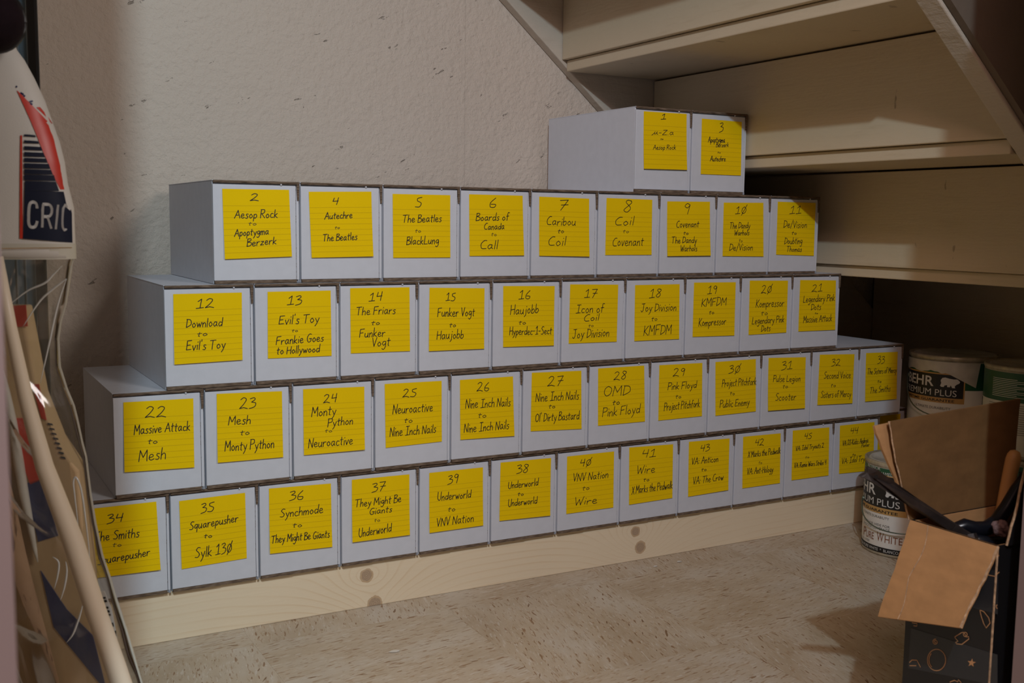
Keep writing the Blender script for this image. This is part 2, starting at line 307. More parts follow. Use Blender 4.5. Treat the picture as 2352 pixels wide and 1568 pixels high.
# ---- measured layout data (metres)
PH=0.0741
SEAM={1: [0.9227, 1.0448, 1.1715], 2: [0.1966, 0.323, 0.4518, 0.5819, 0.7104, 0.84, 0.9695, 1.0959, 1.2224, 1.3451], 3: [0.1271, 0.2529, 0.3817, 0.5099, 0.6395, 0.7697, 0.9002, 1.0293, 1.1572, 1.2836, 1.4063], 4: [0.0565, 0.18, 0.3081, 0.437, 0.5668, 0.6976, 0.828, 0.9575, 1.0875, 1.2144, 1.3414, 1.4697, 1.5929], 5: [0.0016, 0.1302, 0.2573, 0.384, 0.5142, 0.6431, 0.771, 0.9008, 1.0301, 1.1597, 1.2858, 1.414, 1.5399, 1.6685]}
ROWY={1: 0.011, 2: -0.0033, 3: -0.0059, 4: -0.0051, 5: 0.0}
NOTES=[
(2,2,0,[(0.0138,0.1336),(0.1096,0.1344),(0.1123,0.0388),(0.0154,0.0355)],[('2',0.0529,0.1179,0.0646,0.1182,0.0102),('Aesop Rock',0.0301,0.0927,0.0918,0.0943,0.0116),('to',0.0502,0.0829,0.0611,0.0831,0.0055),('Apoptygma',0.0295,0.0674,0.0785,0.0706,0.0103),('Berzerk',0.047,0.0531,0.0893,0.057,0.0103)]),
(4,2,1,[(0.0126,0.1324),(0.1096,0.1348),(0.1115,0.0383),(0.0157,0.0367)],[('4',0.0492,0.1147,0.058,0.1149,0.0099),('Autechre',0.0361,0.0926,0.079,0.0952,0.0098),('to',0.052,0.0788,0.0592,0.0793,0.004),('The Beatles',0.0339,0.0611,0.0864,0.0632,0.0101)]),
(5,2,2,[(0.0151,0.1323),(0.1116,0.1324),(0.112,0.0359),(0.0158,0.0359)],[('5',0.0523,0.1126,0.0635,0.1128,0.0154),('The Beatles',0.0324,0.0896,0.0968,0.0907,0.0117),('to',0.0525,0.0744,0.0616,0.0745,0.0056),('BlackLung',0.0378,0.0559,0.0918,0.0571,0.0125)]),
(6,2,3,[(0.0144,0.1346),(0.1109,0.1344),(0.114,0.0384),(0.0156,0.038)],[('6',0.0513,0.1139,0.0619,0.1141,0.0144),('Boards of',0.0267,0.0933,0.0873,0.0946,0.0118),('Canada',0.0418,0.0795,0.0773,0.0803,0.0099),('to',0.0544,0.0693,0.0634,0.0693,0.0058),('Call',0.0355,0.049,0.0665,0.0488,0.014)]),
(7,2,4,[(0.0136,0.1336),(0.1101,0.1322),(0.1112,0.0359),(0.0143,0.0377)],[('7',0.0537,0.112,0.0693,0.1121,0.017),('Caribou',0.029,0.0876,0.0835,0.0873,0.0133),('to',0.05,0.0747,0.0609,0.0747,0.0071),('Coil',0.0322,0.0539,0.0657,0.0541,0.0149)]),
(8,2,5,[(0.0156,0.1342),(0.1104,0.133),(0.1115,0.0382),(0.0151,0.0382)],[('8',0.0514,0.1109,0.0675,0.1112,0.0197),('Coil',0.0348,0.0881,0.0735,0.0891,0.0146),('to',0.0509,0.0754,0.0624,0.0759,0.0059),('Covenant',0.0303,0.0531,0.0943,0.0544,0.0151)]),
(9,2,6,[(0.0133,0.1309),(0.1077,0.132),(0.111,0.0362),(0.0148,0.0358)],[('9',0.0523,0.1098,0.0634,0.1101,0.0176),('Covenant',0.0346,0.0856,0.0845,0.0868,0.0118),('to',0.0503,0.0731,0.0606,0.0732,0.0061),('The Dandy',0.0248,0.0581,0.0795,0.0587,0.011),('Warhols',0.0443,0.0439,0.0802,0.0444,0.0105)]),
(10,2,7,[(0.0133,0.1311),(0.1065,0.1325),(0.1108,0.0339),(0.0139,0.0352)],[('1Ø',0.0406,0.1114,0.068,0.1123,0.0136),('The Dandy',0.0295,0.0848,0.0765,0.0857,0.0103),('Warhols',0.0409,0.0725,0.0749,0.0733,0.0096),('to',0.0513,0.0604,0.0592,0.0604,0.006),('De/Vision',0.0293,0.0452,0.0837,0.0455,0.0119)]),
(11,2,8,[(0.0153,0.1352),(0.1103,0.1345),(0.1106,0.0345),(0.0159,0.0373)],[('11',0.0451,0.113,0.0739,0.1146,0.0137),('De/Vision',0.0317,0.0878,0.0894,0.0874,0.0126),('to',0.053,0.0745,0.0645,0.0744,0.007),('Doubting',0.0354,0.0569,0.0794,0.057,0.0126),('Thomas',0.0421,0.0425,0.0792,0.0425,0.0101)]),
(1,1,0,[(0.0155,0.1377),(0.1078,0.1385),(0.1102,0.0412),(0.0168,0.0401)],[('1',0.0521,0.1264,0.0626,0.1271,0.0086),('μ-Z.a',0.033,0.0988,0.0798,0.1008,0.0083),('to',0.0521,0.0907,0.0578,0.0914,0.0027),('Aesop Rock',0.0362,0.0738,0.085,0.0759,0.0081)]),
(3,1,1,[(0.0201,0.1324),(0.1119,0.1315),(0.1137,0.0352),(0.0211,0.035)],[('3',0.0602,0.111,0.0693,0.1115,0.0156),('Apoptygma',0.0356,0.0916,0.0739,0.0928,0.0095),('Berzerk',0.0539,0.0837,0.0826,0.0859,0.0073),('to',0.0582,0.0729,0.0645,0.0732,0.0031),('Autechre',0.0414,0.0583,0.0764,0.0597,0.009)]),
(12,3,0,[(0.0128,0.134),(0.1078,0.1342),(0.1068,0.0381),(0.0119,0.0363)],[('12',0.0434,0.1133,0.0677,0.114,0.0124),('Download',0.0295,0.087,0.0803,0.0873,0.0121),('to',0.0445,0.0739,0.0579,0.0746,0.0068),("Evil's Toy",0.0288,0.0551,0.083,0.0555,0.0128)]),
(13,3,1,[(0.0192,0.1344),(0.114,0.1343),(0.1147,0.0371),(0.0183,0.0379)],[('13',0.0478,0.1145,0.0697,0.115,0.0123),("Evil's Toy",0.0353,0.0868,0.096,0.0871,0.0131),('to',0.0546,0.0748,0.0632,0.0747,0.0045),('Frankie Goes',0.0307,0.0574,0.1025,0.0591,0.0119),('to Hollywood',0.0319,0.0429,0.097,0.0436,0.0112)]),
(14,3,2,[(0.0157,0.1371),(0.112,0.1367),(0.1126,0.0382),(0.0162,0.0391)],[('14',0.0454,0.1167,0.0671,0.1173,0.0126),('The Friars',0.0262,0.0965,0.0888,0.0968,0.0125),('to',0.0498,0.0805,0.0625,0.0808,0.0067),('Funker',0.03,0.0624,0.0716,0.0625,0.013),('Vogt',0.0513,0.0477,0.0801,0.0478,0.0131)]),
(15,3,3,[(0.0176,0.1353),(0.1139,0.1326),(0.113,0.0358),(0.016,0.0365)],[('15',0.0454,0.1141,0.0624,0.1143,0.0126),('Funker Vogt',0.0312,0.0895,0.0966,0.0891,0.0136),('to',0.0521,0.0724,0.0628,0.0727,0.007),('Haujobb',0.0298,0.0541,0.0761,0.0542,0.0139)]),
(16,3,4,[(0.0182,0.1355),(0.115,0.1337),(0.1139,0.0351),(0.0185,0.0367)],[('16',0.0467,0.1135,0.0679,0.1135,0.0141),('Haujobb',0.0317,0.0887,0.0841,0.0899,0.0151),('to',0.0477,0.0723,0.0602,0.0722,0.0064),('Hyperdec-1-Sect',0.0301,0.0558,0.1103,0.0539,0.0128)]),
(17,3,5,[(0.015,0.1359),(0.1119,0.1337),(0.1109,0.0358),(0.0139,0.0367)],[('17',0.0435,0.1134,0.0693,0.1127,0.0148),('Icon of',0.0272,0.0869,0.0848,0.0872,0.0144),('Coil',0.0444,0.0729,0.0743,0.0734,0.0118),('to',0.0529,0.063,0.0626,0.063,0.0054),('Joy Division',0.0213,0.0449,0.0943,0.0458,0.0145)]),
(18,3,6,[(0.0167,0.1323),(0.1127,0.1322),(0.1143,0.0347),(0.0173,0.0352)],[('18',0.0471,0.1092,0.0726,0.1099,0.0154),('Joy Division',0.0301,0.0855,0.106,0.0855,0.0136),('to',0.0535,0.0689,0.0652,0.069,0.0077),('KMFDM',0.0368,0.0442,0.0969,0.044,0.0172)]),
(19,3,7,[(0.0159,0.1344),(0.1118,0.1335),(0.112,0.0358),(0.0157,0.0372)],[('19',0.0466,0.1132,0.0683,0.1133,0.0148),('KMFDM',0.0339,0.0909,0.0911,0.0919,0.0148),('to',0.0523,0.0765,0.063,0.0766,0.0069),('Kompressor',0.0287,0.0554,0.0916,0.0565,0.0141)]),
(20,3,8,[(0.0174,0.1359),(0.111,0.1343),(0.1113,0.0363),(0.0187,0.0354)],[('2Ø',0.0457,0.1122,0.0728,0.1126,0.0146),('Kompressor',0.034,0.0859,0.1031,0.0859,0.0146),('to',0.0477,0.0712,0.0631,0.0711,0.0078),('Legendary Pink',0.0261,0.0546,0.1044,0.056,0.013),('Dots',0.049,0.0405,0.0712,0.0404,0.0114)]),
(21,3,9,[(0.0156,0.1349),(0.1084,0.1327),(0.1113,0.0365),(0.0155,0.037)],[('21',0.0462,0.1124,0.0729,0.1119,0.0139),('Legendary Pink',0.0252,0.0914,0.1063,0.0933,0.0133),('Dots',0.0461,0.0766,0.0717,0.0768,0.0122),('to',0.0564,0.0686,0.0639,0.0688,0.0034),('Massive Attack',0.0271,0.0529,0.1012,0.0538,0.0135)]),
(22,4,0,[(0.0142,0.1338),(0.1078,0.1328),(0.1068,0.0346),(0.0127,0.0372)],[('22',0.0422,0.1104,0.0695,0.1095,0.0142),('Massive Attack',0.0269,0.0881,0.1019,0.088,0.0128),('to',0.0452,0.0735,0.0572,0.0733,0.0068),('Mesh',0.0318,0.0504,0.0678,0.0504,0.0156)]),
(23,4,1,[(0.0169,0.137),(0.1117,0.1346),(0.1118,0.0368),(0.0162,0.0378)],[('23',0.0491,0.1136,0.0729,0.113,0.0148),('Mesh',0.0326,0.0905,0.0643,0.0902,0.013),('to',0.0498,0.0746,0.0624,0.0743,0.0078),('Monty Python',0.0267,0.0533,0.0981,0.0522,0.0142)]),
(24,4,2,[(0.0155,0.1354),(0.1116,0.133),(0.111,0.0363),(0.0154,0.0365)],[('24',0.0465,0.1125,0.0677,0.1126,0.0129),('Monty',0.028,0.0934,0.0662,0.0934,0.0139),('Python',0.0527,0.0761,0.0922,0.0772,0.0122),('to',0.0488,0.068,0.0593,0.0675,0.0053),('Neuroactive',0.0224,0.047,0.0915,0.0462,0.0137)]),
(25,4,3,[(0.0158,0.1349),(0.1123,0.1339),(0.1129,0.0369),(0.0174,0.0352)],[('25',0.0457,0.1126,0.0692,0.1122,0.0132),('Neuroactive',0.0291,0.0872,0.0967,0.0866,0.0143),('to',0.0489,0.0718,0.0619,0.0714,0.0078),('Nine Inch Nails',0.0242,0.0521,0.1026,0.0521,0.0138)]),
(26,4,4,[(0.0147,0.1333),(0.1112,0.1333),(0.1142,0.0346),(0.0156,0.0368)],[('26',0.0448,0.1131,0.0664,0.1126,0.0137),('Nine Inch Nails',0.0248,0.0868,0.1069,0.0849,0.0142),('to',0.0479,0.07,0.0619,0.0693,0.0081),('Nine Inch Nails',0.022,0.0474,0.104,0.0475,0.0142)]),
(27,4,5,[(0.0161,0.1372),(0.1129,0.1351),(0.115,0.0352),(0.015,0.0394)],[('27',0.0464,0.113,0.0771,0.1126,0.0156),('Nine Inch Nails',0.0238,0.0885,0.1087,0.0866,0.0144),('to',0.0497,0.0752,0.0617,0.0746,0.007),("Ol' Dirty Bastard",0.0242,0.0544,0.1105,0.0525,0.0137)]),
(28,4,6,[(0.0165,0.1369),(0.113,0.1368),(0.1174,0.0373),(0.0185,0.0376)],[('28',0.0489,0.1155,0.0754,0.1145,0.0143),('OMD',0.0302,0.0876,0.0847,0.0874,0.0172),('to',0.0482,0.0717,0.0623,0.0717,0.0088),('Pink Floyd',0.0269,0.0523,0.1071,0.053,0.0158)]),
(29,4,7,[(0.0165,0.1356),(0.1127,0.1345),(0.1152,0.0369),(0.0172,0.0364)],[('29',0.0468,0.1136,0.0734,0.1135,0.0136),('Pink Floyd',0.0362,0.09,0.1018,0.0895,0.0131),('to',0.0546,0.0736,0.0664,0.0732,0.0066),('Project Pitchfork',0.0292,0.053,0.1088,0.0546,0.014)]),
(30,4,8,[(0.0131,0.1345),(0.1092,0.1351),(0.1131,0.0361),(0.0167,0.035)],[('3Ø',0.045,0.1119,0.074,0.1121,0.0138),('Project Pitchfork',0.0301,0.0876,0.1116,0.0869,0.014),('to',0.0499,0.0713,0.0603,0.0704,0.0067),('Public Enemy',0.0262,0.0489,0.0972,0.0489,0.0136)]),
(31,4,9,[(0.0139,0.1356),(0.108,0.1322),(0.1085,0.0332),(0.0148,0.0352)],[('31',0.0463,0.1114,0.0735,0.1112,0.0149),('Pulse Legion',0.0267,0.0889,0.0952,0.0858,0.0123),('to',0.0514,0.0757,0.0638,0.0752,0.0073),('Scooter',0.0329,0.0528,0.0851,0.0509,0.0136)]),
(32,4,10,[(0.0178,0.1352),(0.111,0.1317),(0.1093,0.0337),(0.0158,0.0365)],[('32',0.0494,0.1115,0.0727,0.1106,0.0135),('Second Voice',0.0306,0.0872,0.1025,0.0842,0.0134),('to',0.0502,0.0699,0.0627,0.0693,0.0071),('Sisters of Mercy',0.0243,0.0497,0.105,0.0468,0.0134)]),
(33,4,11,[(0.0151,0.1322),(0.1049,0.1303),(0.1064,0.0335),(0.0171,0.0341)],[('33',0.0479,0.1093,0.0682,0.109,0.0142),('The Sisters of Mercy',0.0218,0.0885,0.1039,0.0879,0.0117),('to',0.0505,0.07,0.0608,0.0698,0.0061),('The Smiths',0.0305,0.0496,0.0874,0.0507,0.0124)]),
(34,5,0,[(0.0229,0.1356),(0.1099,0.1355),(0.113,0.0376),(0.0259,0.0387)],[('34',0.0438,0.1129,0.0653,0.1129,0.012),('The Smiths',0.0274,0.0897,0.0859,0.0882,0.0125),('to',0.0505,0.0787,0.0617,0.0781,0.0056),('Squarepusher',0.0301,0.0563,0.0992,0.06,0.0113)]),
(35,5,1,[(0.0126,0.1325),(0.1064,0.1339),(0.1072,0.0361),(0.0139,0.0333)],[('35',0.0424,0.112,0.0616,0.1117,0.013),('Squarepusher',0.0261,0.0884,0.0955,0.0924,0.012),('to',0.0465,0.0742,0.0573,0.0735,0.0064),('Sylk 13Ø',0.0329,0.0462,0.0867,0.0485,0.0151)]),
(36,5,2,[(0.0146,0.1361),(0.11,0.1334),(0.1109,0.0352),(0.0143,0.038)],[('36',0.0451,0.1146,0.0662,0.1141,0.0135),('Synchmode',0.0308,0.0904,0.0968,0.0894,0.013),('to',0.0501,0.0732,0.0636,0.0723,0.0073),('They Might Be Giants',0.0176,0.0535,0.1068,0.0503,0.0118)]),
(37,5,3,[(0.0169,0.1354),(0.1124,0.134),(0.1122,0.0371),(0.0163,0.038)],[('37',0.0493,0.1132,0.0722,0.1123,0.0139),('They Might Be',0.0228,0.092,0.098,0.0913,0.0119),('Giants',0.0459,0.0774,0.0826,0.0774,0.0101),('to',0.053,0.0653,0.0621,0.0646,0.0058),('Underworld',0.0272,0.0447,0.0816,0.0468,0.0131)]),
(39,5,4,[(0.0166,0.1326),(0.1126,0.132),(0.113,0.0353),(0.0165,0.0353)],[('39',0.0489,0.1112,0.0681,0.1112,0.014),('Underworld',0.0313,0.0859,0.0916,0.084,0.0129),('to',0.0499,0.0658,0.0619,0.0655,0.008),('VNV Nation',0.0301,0.0441,0.0949,0.044,0.0136)]),
(38,5,5,[(0.0165,0.1365),(0.1134,0.1348),(0.1117,0.0362),(0.0145,0.0389)],[('38',0.0466,0.1152,0.0693,0.114,0.0141),('Underworld',0.0313,0.0908,0.0893,0.0904,0.012),('to',0.0495,0.077,0.06,0.0762,0.0063),('Underworld',0.0313,0.0608,0.0869,0.0601,0.012)]),
(40,5,6,[(0.0174,0.1342),(0.1139,0.134),(0.1142,0.0342),(0.0175,0.0342)],[('4Ø',0.0447,0.114,0.0679,0.1139,0.0126),('VNV Nation',0.0313,0.0893,0.1019,0.0882,0.0135),('to',0.0498,0.0719,0.0633,0.0714,0.0077),('Wire',0.0361,0.0471,0.0796,0.0456,0.0132)]),
(41,5,7,[(0.0163,0.1379),(0.1125,0.135),(0.1135,0.0362),(0.0182,0.0348)],[('41',0.0455,0.1169,0.0741,0.1156,0.0135),('Wire',0.0355,0.0891,0.0731,0.0873,0.0146),('to',0.049,0.0735,0.0609,0.0729,0.0068),('X Marks the Pedwalk',0.0236,0.0532,0.1129,0.054,0.0139)]),
(43,5,8,[(0.0192,0.1362),(0.1143,0.1341),(0.1139,0.0365),(0.0205,0.0341)],[('43',0.047,0.1161,0.0676,0.1156,0.0125),('VA: Anticon',0.0276,0.0933,0.0881,0.0925,0.0125),('to',0.05,0.0788,0.0613,0.078,0.0064),('VA: The Crow',0.0319,0.0559,0.102,0.057,0.0132)]),
(42,5,9,[(0.0177,0.1343),(0.111,0.133),(0.1133,0.0355),(0.0197,0.0353)],[('42',0.0485,0.1145,0.0688,0.1134,0.0121),('X Marks the Pedwalk',0.0309,0.0929,0.1117,0.0937,0.0116),('to',0.0582,0.0784,0.0664,0.0778,0.0059),('VA: Ant-Hology',0.031,0.0607,0.0954,0.059,0.0122)]),
(45,5,10,[(0.0161,0.1356),(0.1123,0.134),(0.1152,0.0371),(0.0173,0.0377)],[('45',0.0478,0.1163,0.0662,0.1155,0.0109),('VA: Idol Tryouts 2',0.0261,0.0948,0.0989,0.095,0.0092),('to',0.0516,0.0772,0.0611,0.0768,0.0054),('VA: Remix Wars Strike 4',0.0238,0.0613,0.1075,0.0597,0.0097)]),
(44,5,11,[(0.0132,0.135),(0.1094,0.1346),(0.1123,0.0342),(0.0163,0.0372)],[('44',0.0436,0.1162,0.0639,0.1152,0.0126),('VA: DJ-Kicks: Andrea',0.0233,0.0931,0.0937,0.0936,0.0105),('Parker',0.0756,0.0852,0.0978,0.0857,0.0076),('to',0.0514,0.0692,0.0599,0.0689,0.0071),('VA: Idol Tryouts',0.0233,0.0566,0.1088,0.056,0.0113)]),
]
RING1=[(-0.4992,0.7632,0.035),(-0.4999,0.7573,0.0375),(-0.4972,0.7484,0.0413),(-0.4956,0.7319,0.0483),(-0.4953,0.7121,0.0567),(-0.4938,0.6911,0.0621),(-0.491,0.6744,0.0648),(-0.4898,0.6555,0.0678),(-0.4908,0.6358,0.071),(-0.4895,0.6127,0.0747),(-0.4943,0.5813,0.0796),(-0.4964,0.5662,0.082)]
RING2=[(-0.4952,0.5662,0.08),(-0.4963,0.5587,0.0788),(-0.4967,0.5451,0.0767),(-0.4973,0.5227,0.0732),(-0.5001,0.5048,0.0704),(-0.5003,0.4894,0.068),(-0.5033,0.4626,0.0714),(-0.5001,0.4412,0.0741),(-0.496,0.4252,0.0761),(-0.4947,0.4117,0.0777),(-0.4935,0.39,0.0804),(-0.492,0.3755,0.0822),(-0.4918,0.3382,0.0854),(-0.4889,0.3089,0.0863),(-0.4841,0.2767,0.0872),(-0.4781,0.2549,0.0878),(-0.4723,0.2294,0.0886),(-0.4653,0.203,0.0893),(-0.4584,0.1728,0.0902),(-0.4525,0.1478,0.0908),(-0.4401,0.0793,0.0928),(-0.427,-0.0032,0.095)]
RED=[[[(-0.4552,0.7187,0.0152),(-0.4551,0.7187,0.0151),(-0.455,0.7187,0.0151),(-0.4549,0.7187,0.015),(-0.4548,0.7187,0.015),(-0.4547,0.7187,0.015),(-0.4547,0.7187,0.0149)],[(-0.4529,0.7136,0.0154),(-0.4526,0.7138,0.0152),(-0.4523,0.714,0.015),(-0.452,0.7142,0.0148),(-0.4517,0.7144,0.0146),(-0.4514,0.7146,0.0144),(-0.4511,0.7148,0.0142)],[(-0.4507,0.7086,0.0155),(-0.4501,0.709,0.0152),(-0.4496,0.7094,0.0148),(-0.4491,0.7098,0.0145),(-0.4486,0.7101,0.0141),(-0.4481,0.7105,0.0137),(-0.4476,0.7109,0.0133)],[(-0.4485,0.7035,0.0154),(-0.4478,0.7041,0.0149),(-0.4471,0.7047,0.0144),(-0.4463,0.7053,0.0139),(-0.4456,0.7059,0.0133),(-0.4449,0.7065,0.0127),(-0.4442,0.7071,0.012)],[(-0.4464,0.6985,0.0154),(-0.4454,0.6993,0.0147),(-0.4445,0.7001,0.014),(-0.4436,0.7009,0.0132),(-0.4427,0.7017,0.0124),(-0.4418,0.7025,0.0115),(-0.441,0.7033,0.0106)],[(-0.4448,0.6946,0.0153),(-0.4436,0.6954,0.0145),(-0.4425,0.6963,0.0136),(-0.4414,0.6972,0.0126),(-0.4403,0.698,0.0115),(-0.4392,0.6989,0.0104),(-0.4382,0.6998,0.009)],[(-0.4432,0.6906,0.0153),(-0.4418,0.6916,0.0143),(-0.4405,0.6925,0.0132),(-0.4392,0.6935,0.012),(-0.4379,0.6944,0.0106),(-0.4367,0.6954,0.009),(-0.4356,0.6964,0.0072)],[(-0.4417,0.6867,0.0153),(-0.4401,0.6877,0.0141),(-0.4385,0.6887,0.0127),(-0.437,0.6897,0.0112),(-0.4355,0.6908,0.0095),(-0.4343,0.6919,0.0075),(-0.4332,0.693,0.0049)],[(-0.4402,0.6828,0.0152),(-0.4383,0.6839,0.0138),(-0.4365,0.6849,0.0122),(-0.4348,0.686,0.0104),(-0.4333,0.6872,0.0083),(-0.432,0.6884,0.0056),(-0.431,0.6896,0.0019)],[(-0.4382,0.6773,0.0152),(-0.4365,0.6784,0.0139),(-0.4348,0.6795,0.0124),(-0.4332,0.6806,0.0107),(-0.4318,0.6817,0.0087),(-0.4305,0.6829,0.0063),(-0.4296,0.6842,0.0028)],[(-0.4363,0.6719,0.0151),(-0.4346,0.673,0.0138),(-0.4331,0.6741,0.0125),(-0.4316,0.6752,0.0109),(-0.4303,0.6763,0.0091),(-0.429,0.6774,0.0069),(-0.4281,0.6787,0.004)],[(-0.4344,0.6665,0.0148),(-0.4329,0.6675,0.0136),(-0.4315,0.6686,0.0123),(-0.4302,0.6697,0.0108),(-0.4289,0.6709,0.0092),(-0.4277,0.672,0.0073),(-0.4267,0.6732,0.0049)],[(-0.4325,0.661,0.0144),(-0.4312,0.6621,0.0133),(-0.43,0.6632,0.0121),(-0.4287,0.6643,0.0107),(-0.4276,0.6654,0.0091),(-0.4265,0.6666,0.0073),(-0.4256,0.6678,0.0051)],[(-0.431,0.6569,0.0141),(-0.4298,0.6579,0.013),(-0.4286,0.6589,0.0118),(-0.4275,0.66,0.0104),(-0.4264,0.661,0.0089),(-0.4254,0.6621,0.0072),(-0.4246,0.6632,0.0051)],[(-0.4296,0.6527,0.0135),(-0.4284,0.6537,0.0125),(-0.4273,0.6546,0.0114),(-0.4262,0.6556,0.0102),(-0.4252,0.6566,0.0087),(-0.4243,0.6576,0.0071),(-0.4236,0.6586,0.0051)],[(-0.4281,0.6486,0.0128),(-0.4271,0.6495,0.0118),(-0.4261,0.6504,0.0107),(-0.4251,0.6513,0.0095),(-0.4242,0.6522,0.0082),(-0.4233,0.6531,0.0067),(-0.4226,0.654,0.0049)],[(-0.4268,0.6445,0.0121),(-0.4258,0.6453,0.0111),(-0.4249,0.6461,0.01),(-0.424,0.6469,0.0088),(-0.4232,0.6478,0.0075),(-0.4225,0.6486,0.006),(-0.4219,0.6495,0.0042)],[(-0.4254,0.6408,0.0113),(-0.4246,0.6414,0.0103),(-0.4238,0.642,0.0093),(-0.423,0.6427,0.0081),(-0.4223,0.6433,0.0068),(-0.4216,0.644,0.0053),(-0.4211,0.6446,0.0035)],[(-0.4241,0.6371,0.0104),(-0.4234,0.6376,0.0094),(-0.4227,0.638,0.0084),(-0.422,0.6384,0.0073),(-0.4214,0.6389,0.006),(-0.4208,0.6393,0.0046),(-0.4204,0.6398,0.0028)],[(-0.4228,0.6335,0.0096),(-0.4221,0.6337,0.0087),(-0.4215,0.6339,0.0077),(-0.4209,0.6342,0.0066),(-0.4204,0.6344,0.0054),(-0.42,0.6346,0.0039),(-0.4197,0.6349,0.0021)],[(-0.4214,0.6298,0.0088),(-0.4208,0.6298,0.008),(-0.4203,0.6298,0.0071),(-0.4198,0.6299,0.0061),(-0.4193,0.6299,0.0051),(-0.4189,0.63,0.0038),(-0.4187,0.63,0.0023)]],[[(-0.4404,0.7046,0.0096),(-0.4397,0.7047,0.0088),(-0.4389,0.7049,0.0078),(-0.4382,0.705,0.0068)],[(-0.4391,0.7029,0.0088),(-0.4384,0.7031,0.0079),(-0.4377,0.7032,0.007),(-0.4371,0.7034,0.0059)],[(-0.4378,0.7013,0.0079),(-0.4372,0.7014,0.007),(-0.4366,0.7016,0.006),(-0.4361,0.7017,0.0049)],[(-0.4365,0.6997,0.0069),(-0.436,0.6998,0.006),(-0.4355,0.6999,0.005),(-0.4351,0.7,0.0038)],[(-0.4353,0.6981,0.0057),(-0.4348,0.6982,0.0048),(-0.4345,0.6983,0.0037),(-0.4342,0.6984,0.0024)],[(-0.4341,0.6962,0.0045),(-0.4338,0.6963,0.0035),(-0.4336,0.6964,0.0024),(-0.4331,0.6965,0.0019)],[(-0.433,0.6944,0.003),(-0.4329,0.6945,0.002),(-0.4324,0.6945,0.0019),(-0.4318,0.6945,0.0019)],[(-0.4318,0.6925,0.0019),(-0.4313,0.6925,0.0019),(-0.4309,0.6925,0.0019),(-0.4305,0.6925,0.0019)],[(-0.4301,0.6906,0.0019),(-0.4297,0.6906,0.0019),(-0.4294,0.6906,0.0019),(-0.4291,0.6906,0.0019)]],[[(-0.4511,0.6782,0.0207),(-0.4497,0.6782,0.0202)],[(-0.4511,0.6665,0.022),(-0.4495,0.6665,0.0215)],[(-0.4511,0.6548,0.0231),(-0.4494,0.6547,0.0226)],[(-0.4513,0.6431,0.0239),(-0.4494,0.643,0.0234)],[(-0.4514,0.6314,0.0248),(-0.4494,0.6313,0.0243)],[(-0.4515,0.6197,0.0259),(-0.4493,0.6195,0.0254)],[(-0.4516,0.608,0.0267),(-0.4493,0.6078,0.0262)],[(-0.4519,0.5962,0.0272),(-0.4495,0.596,0.0266)],[(-0.4522,0.5845,0.0277),(-0.4496,0.5842,0.0271)]]]
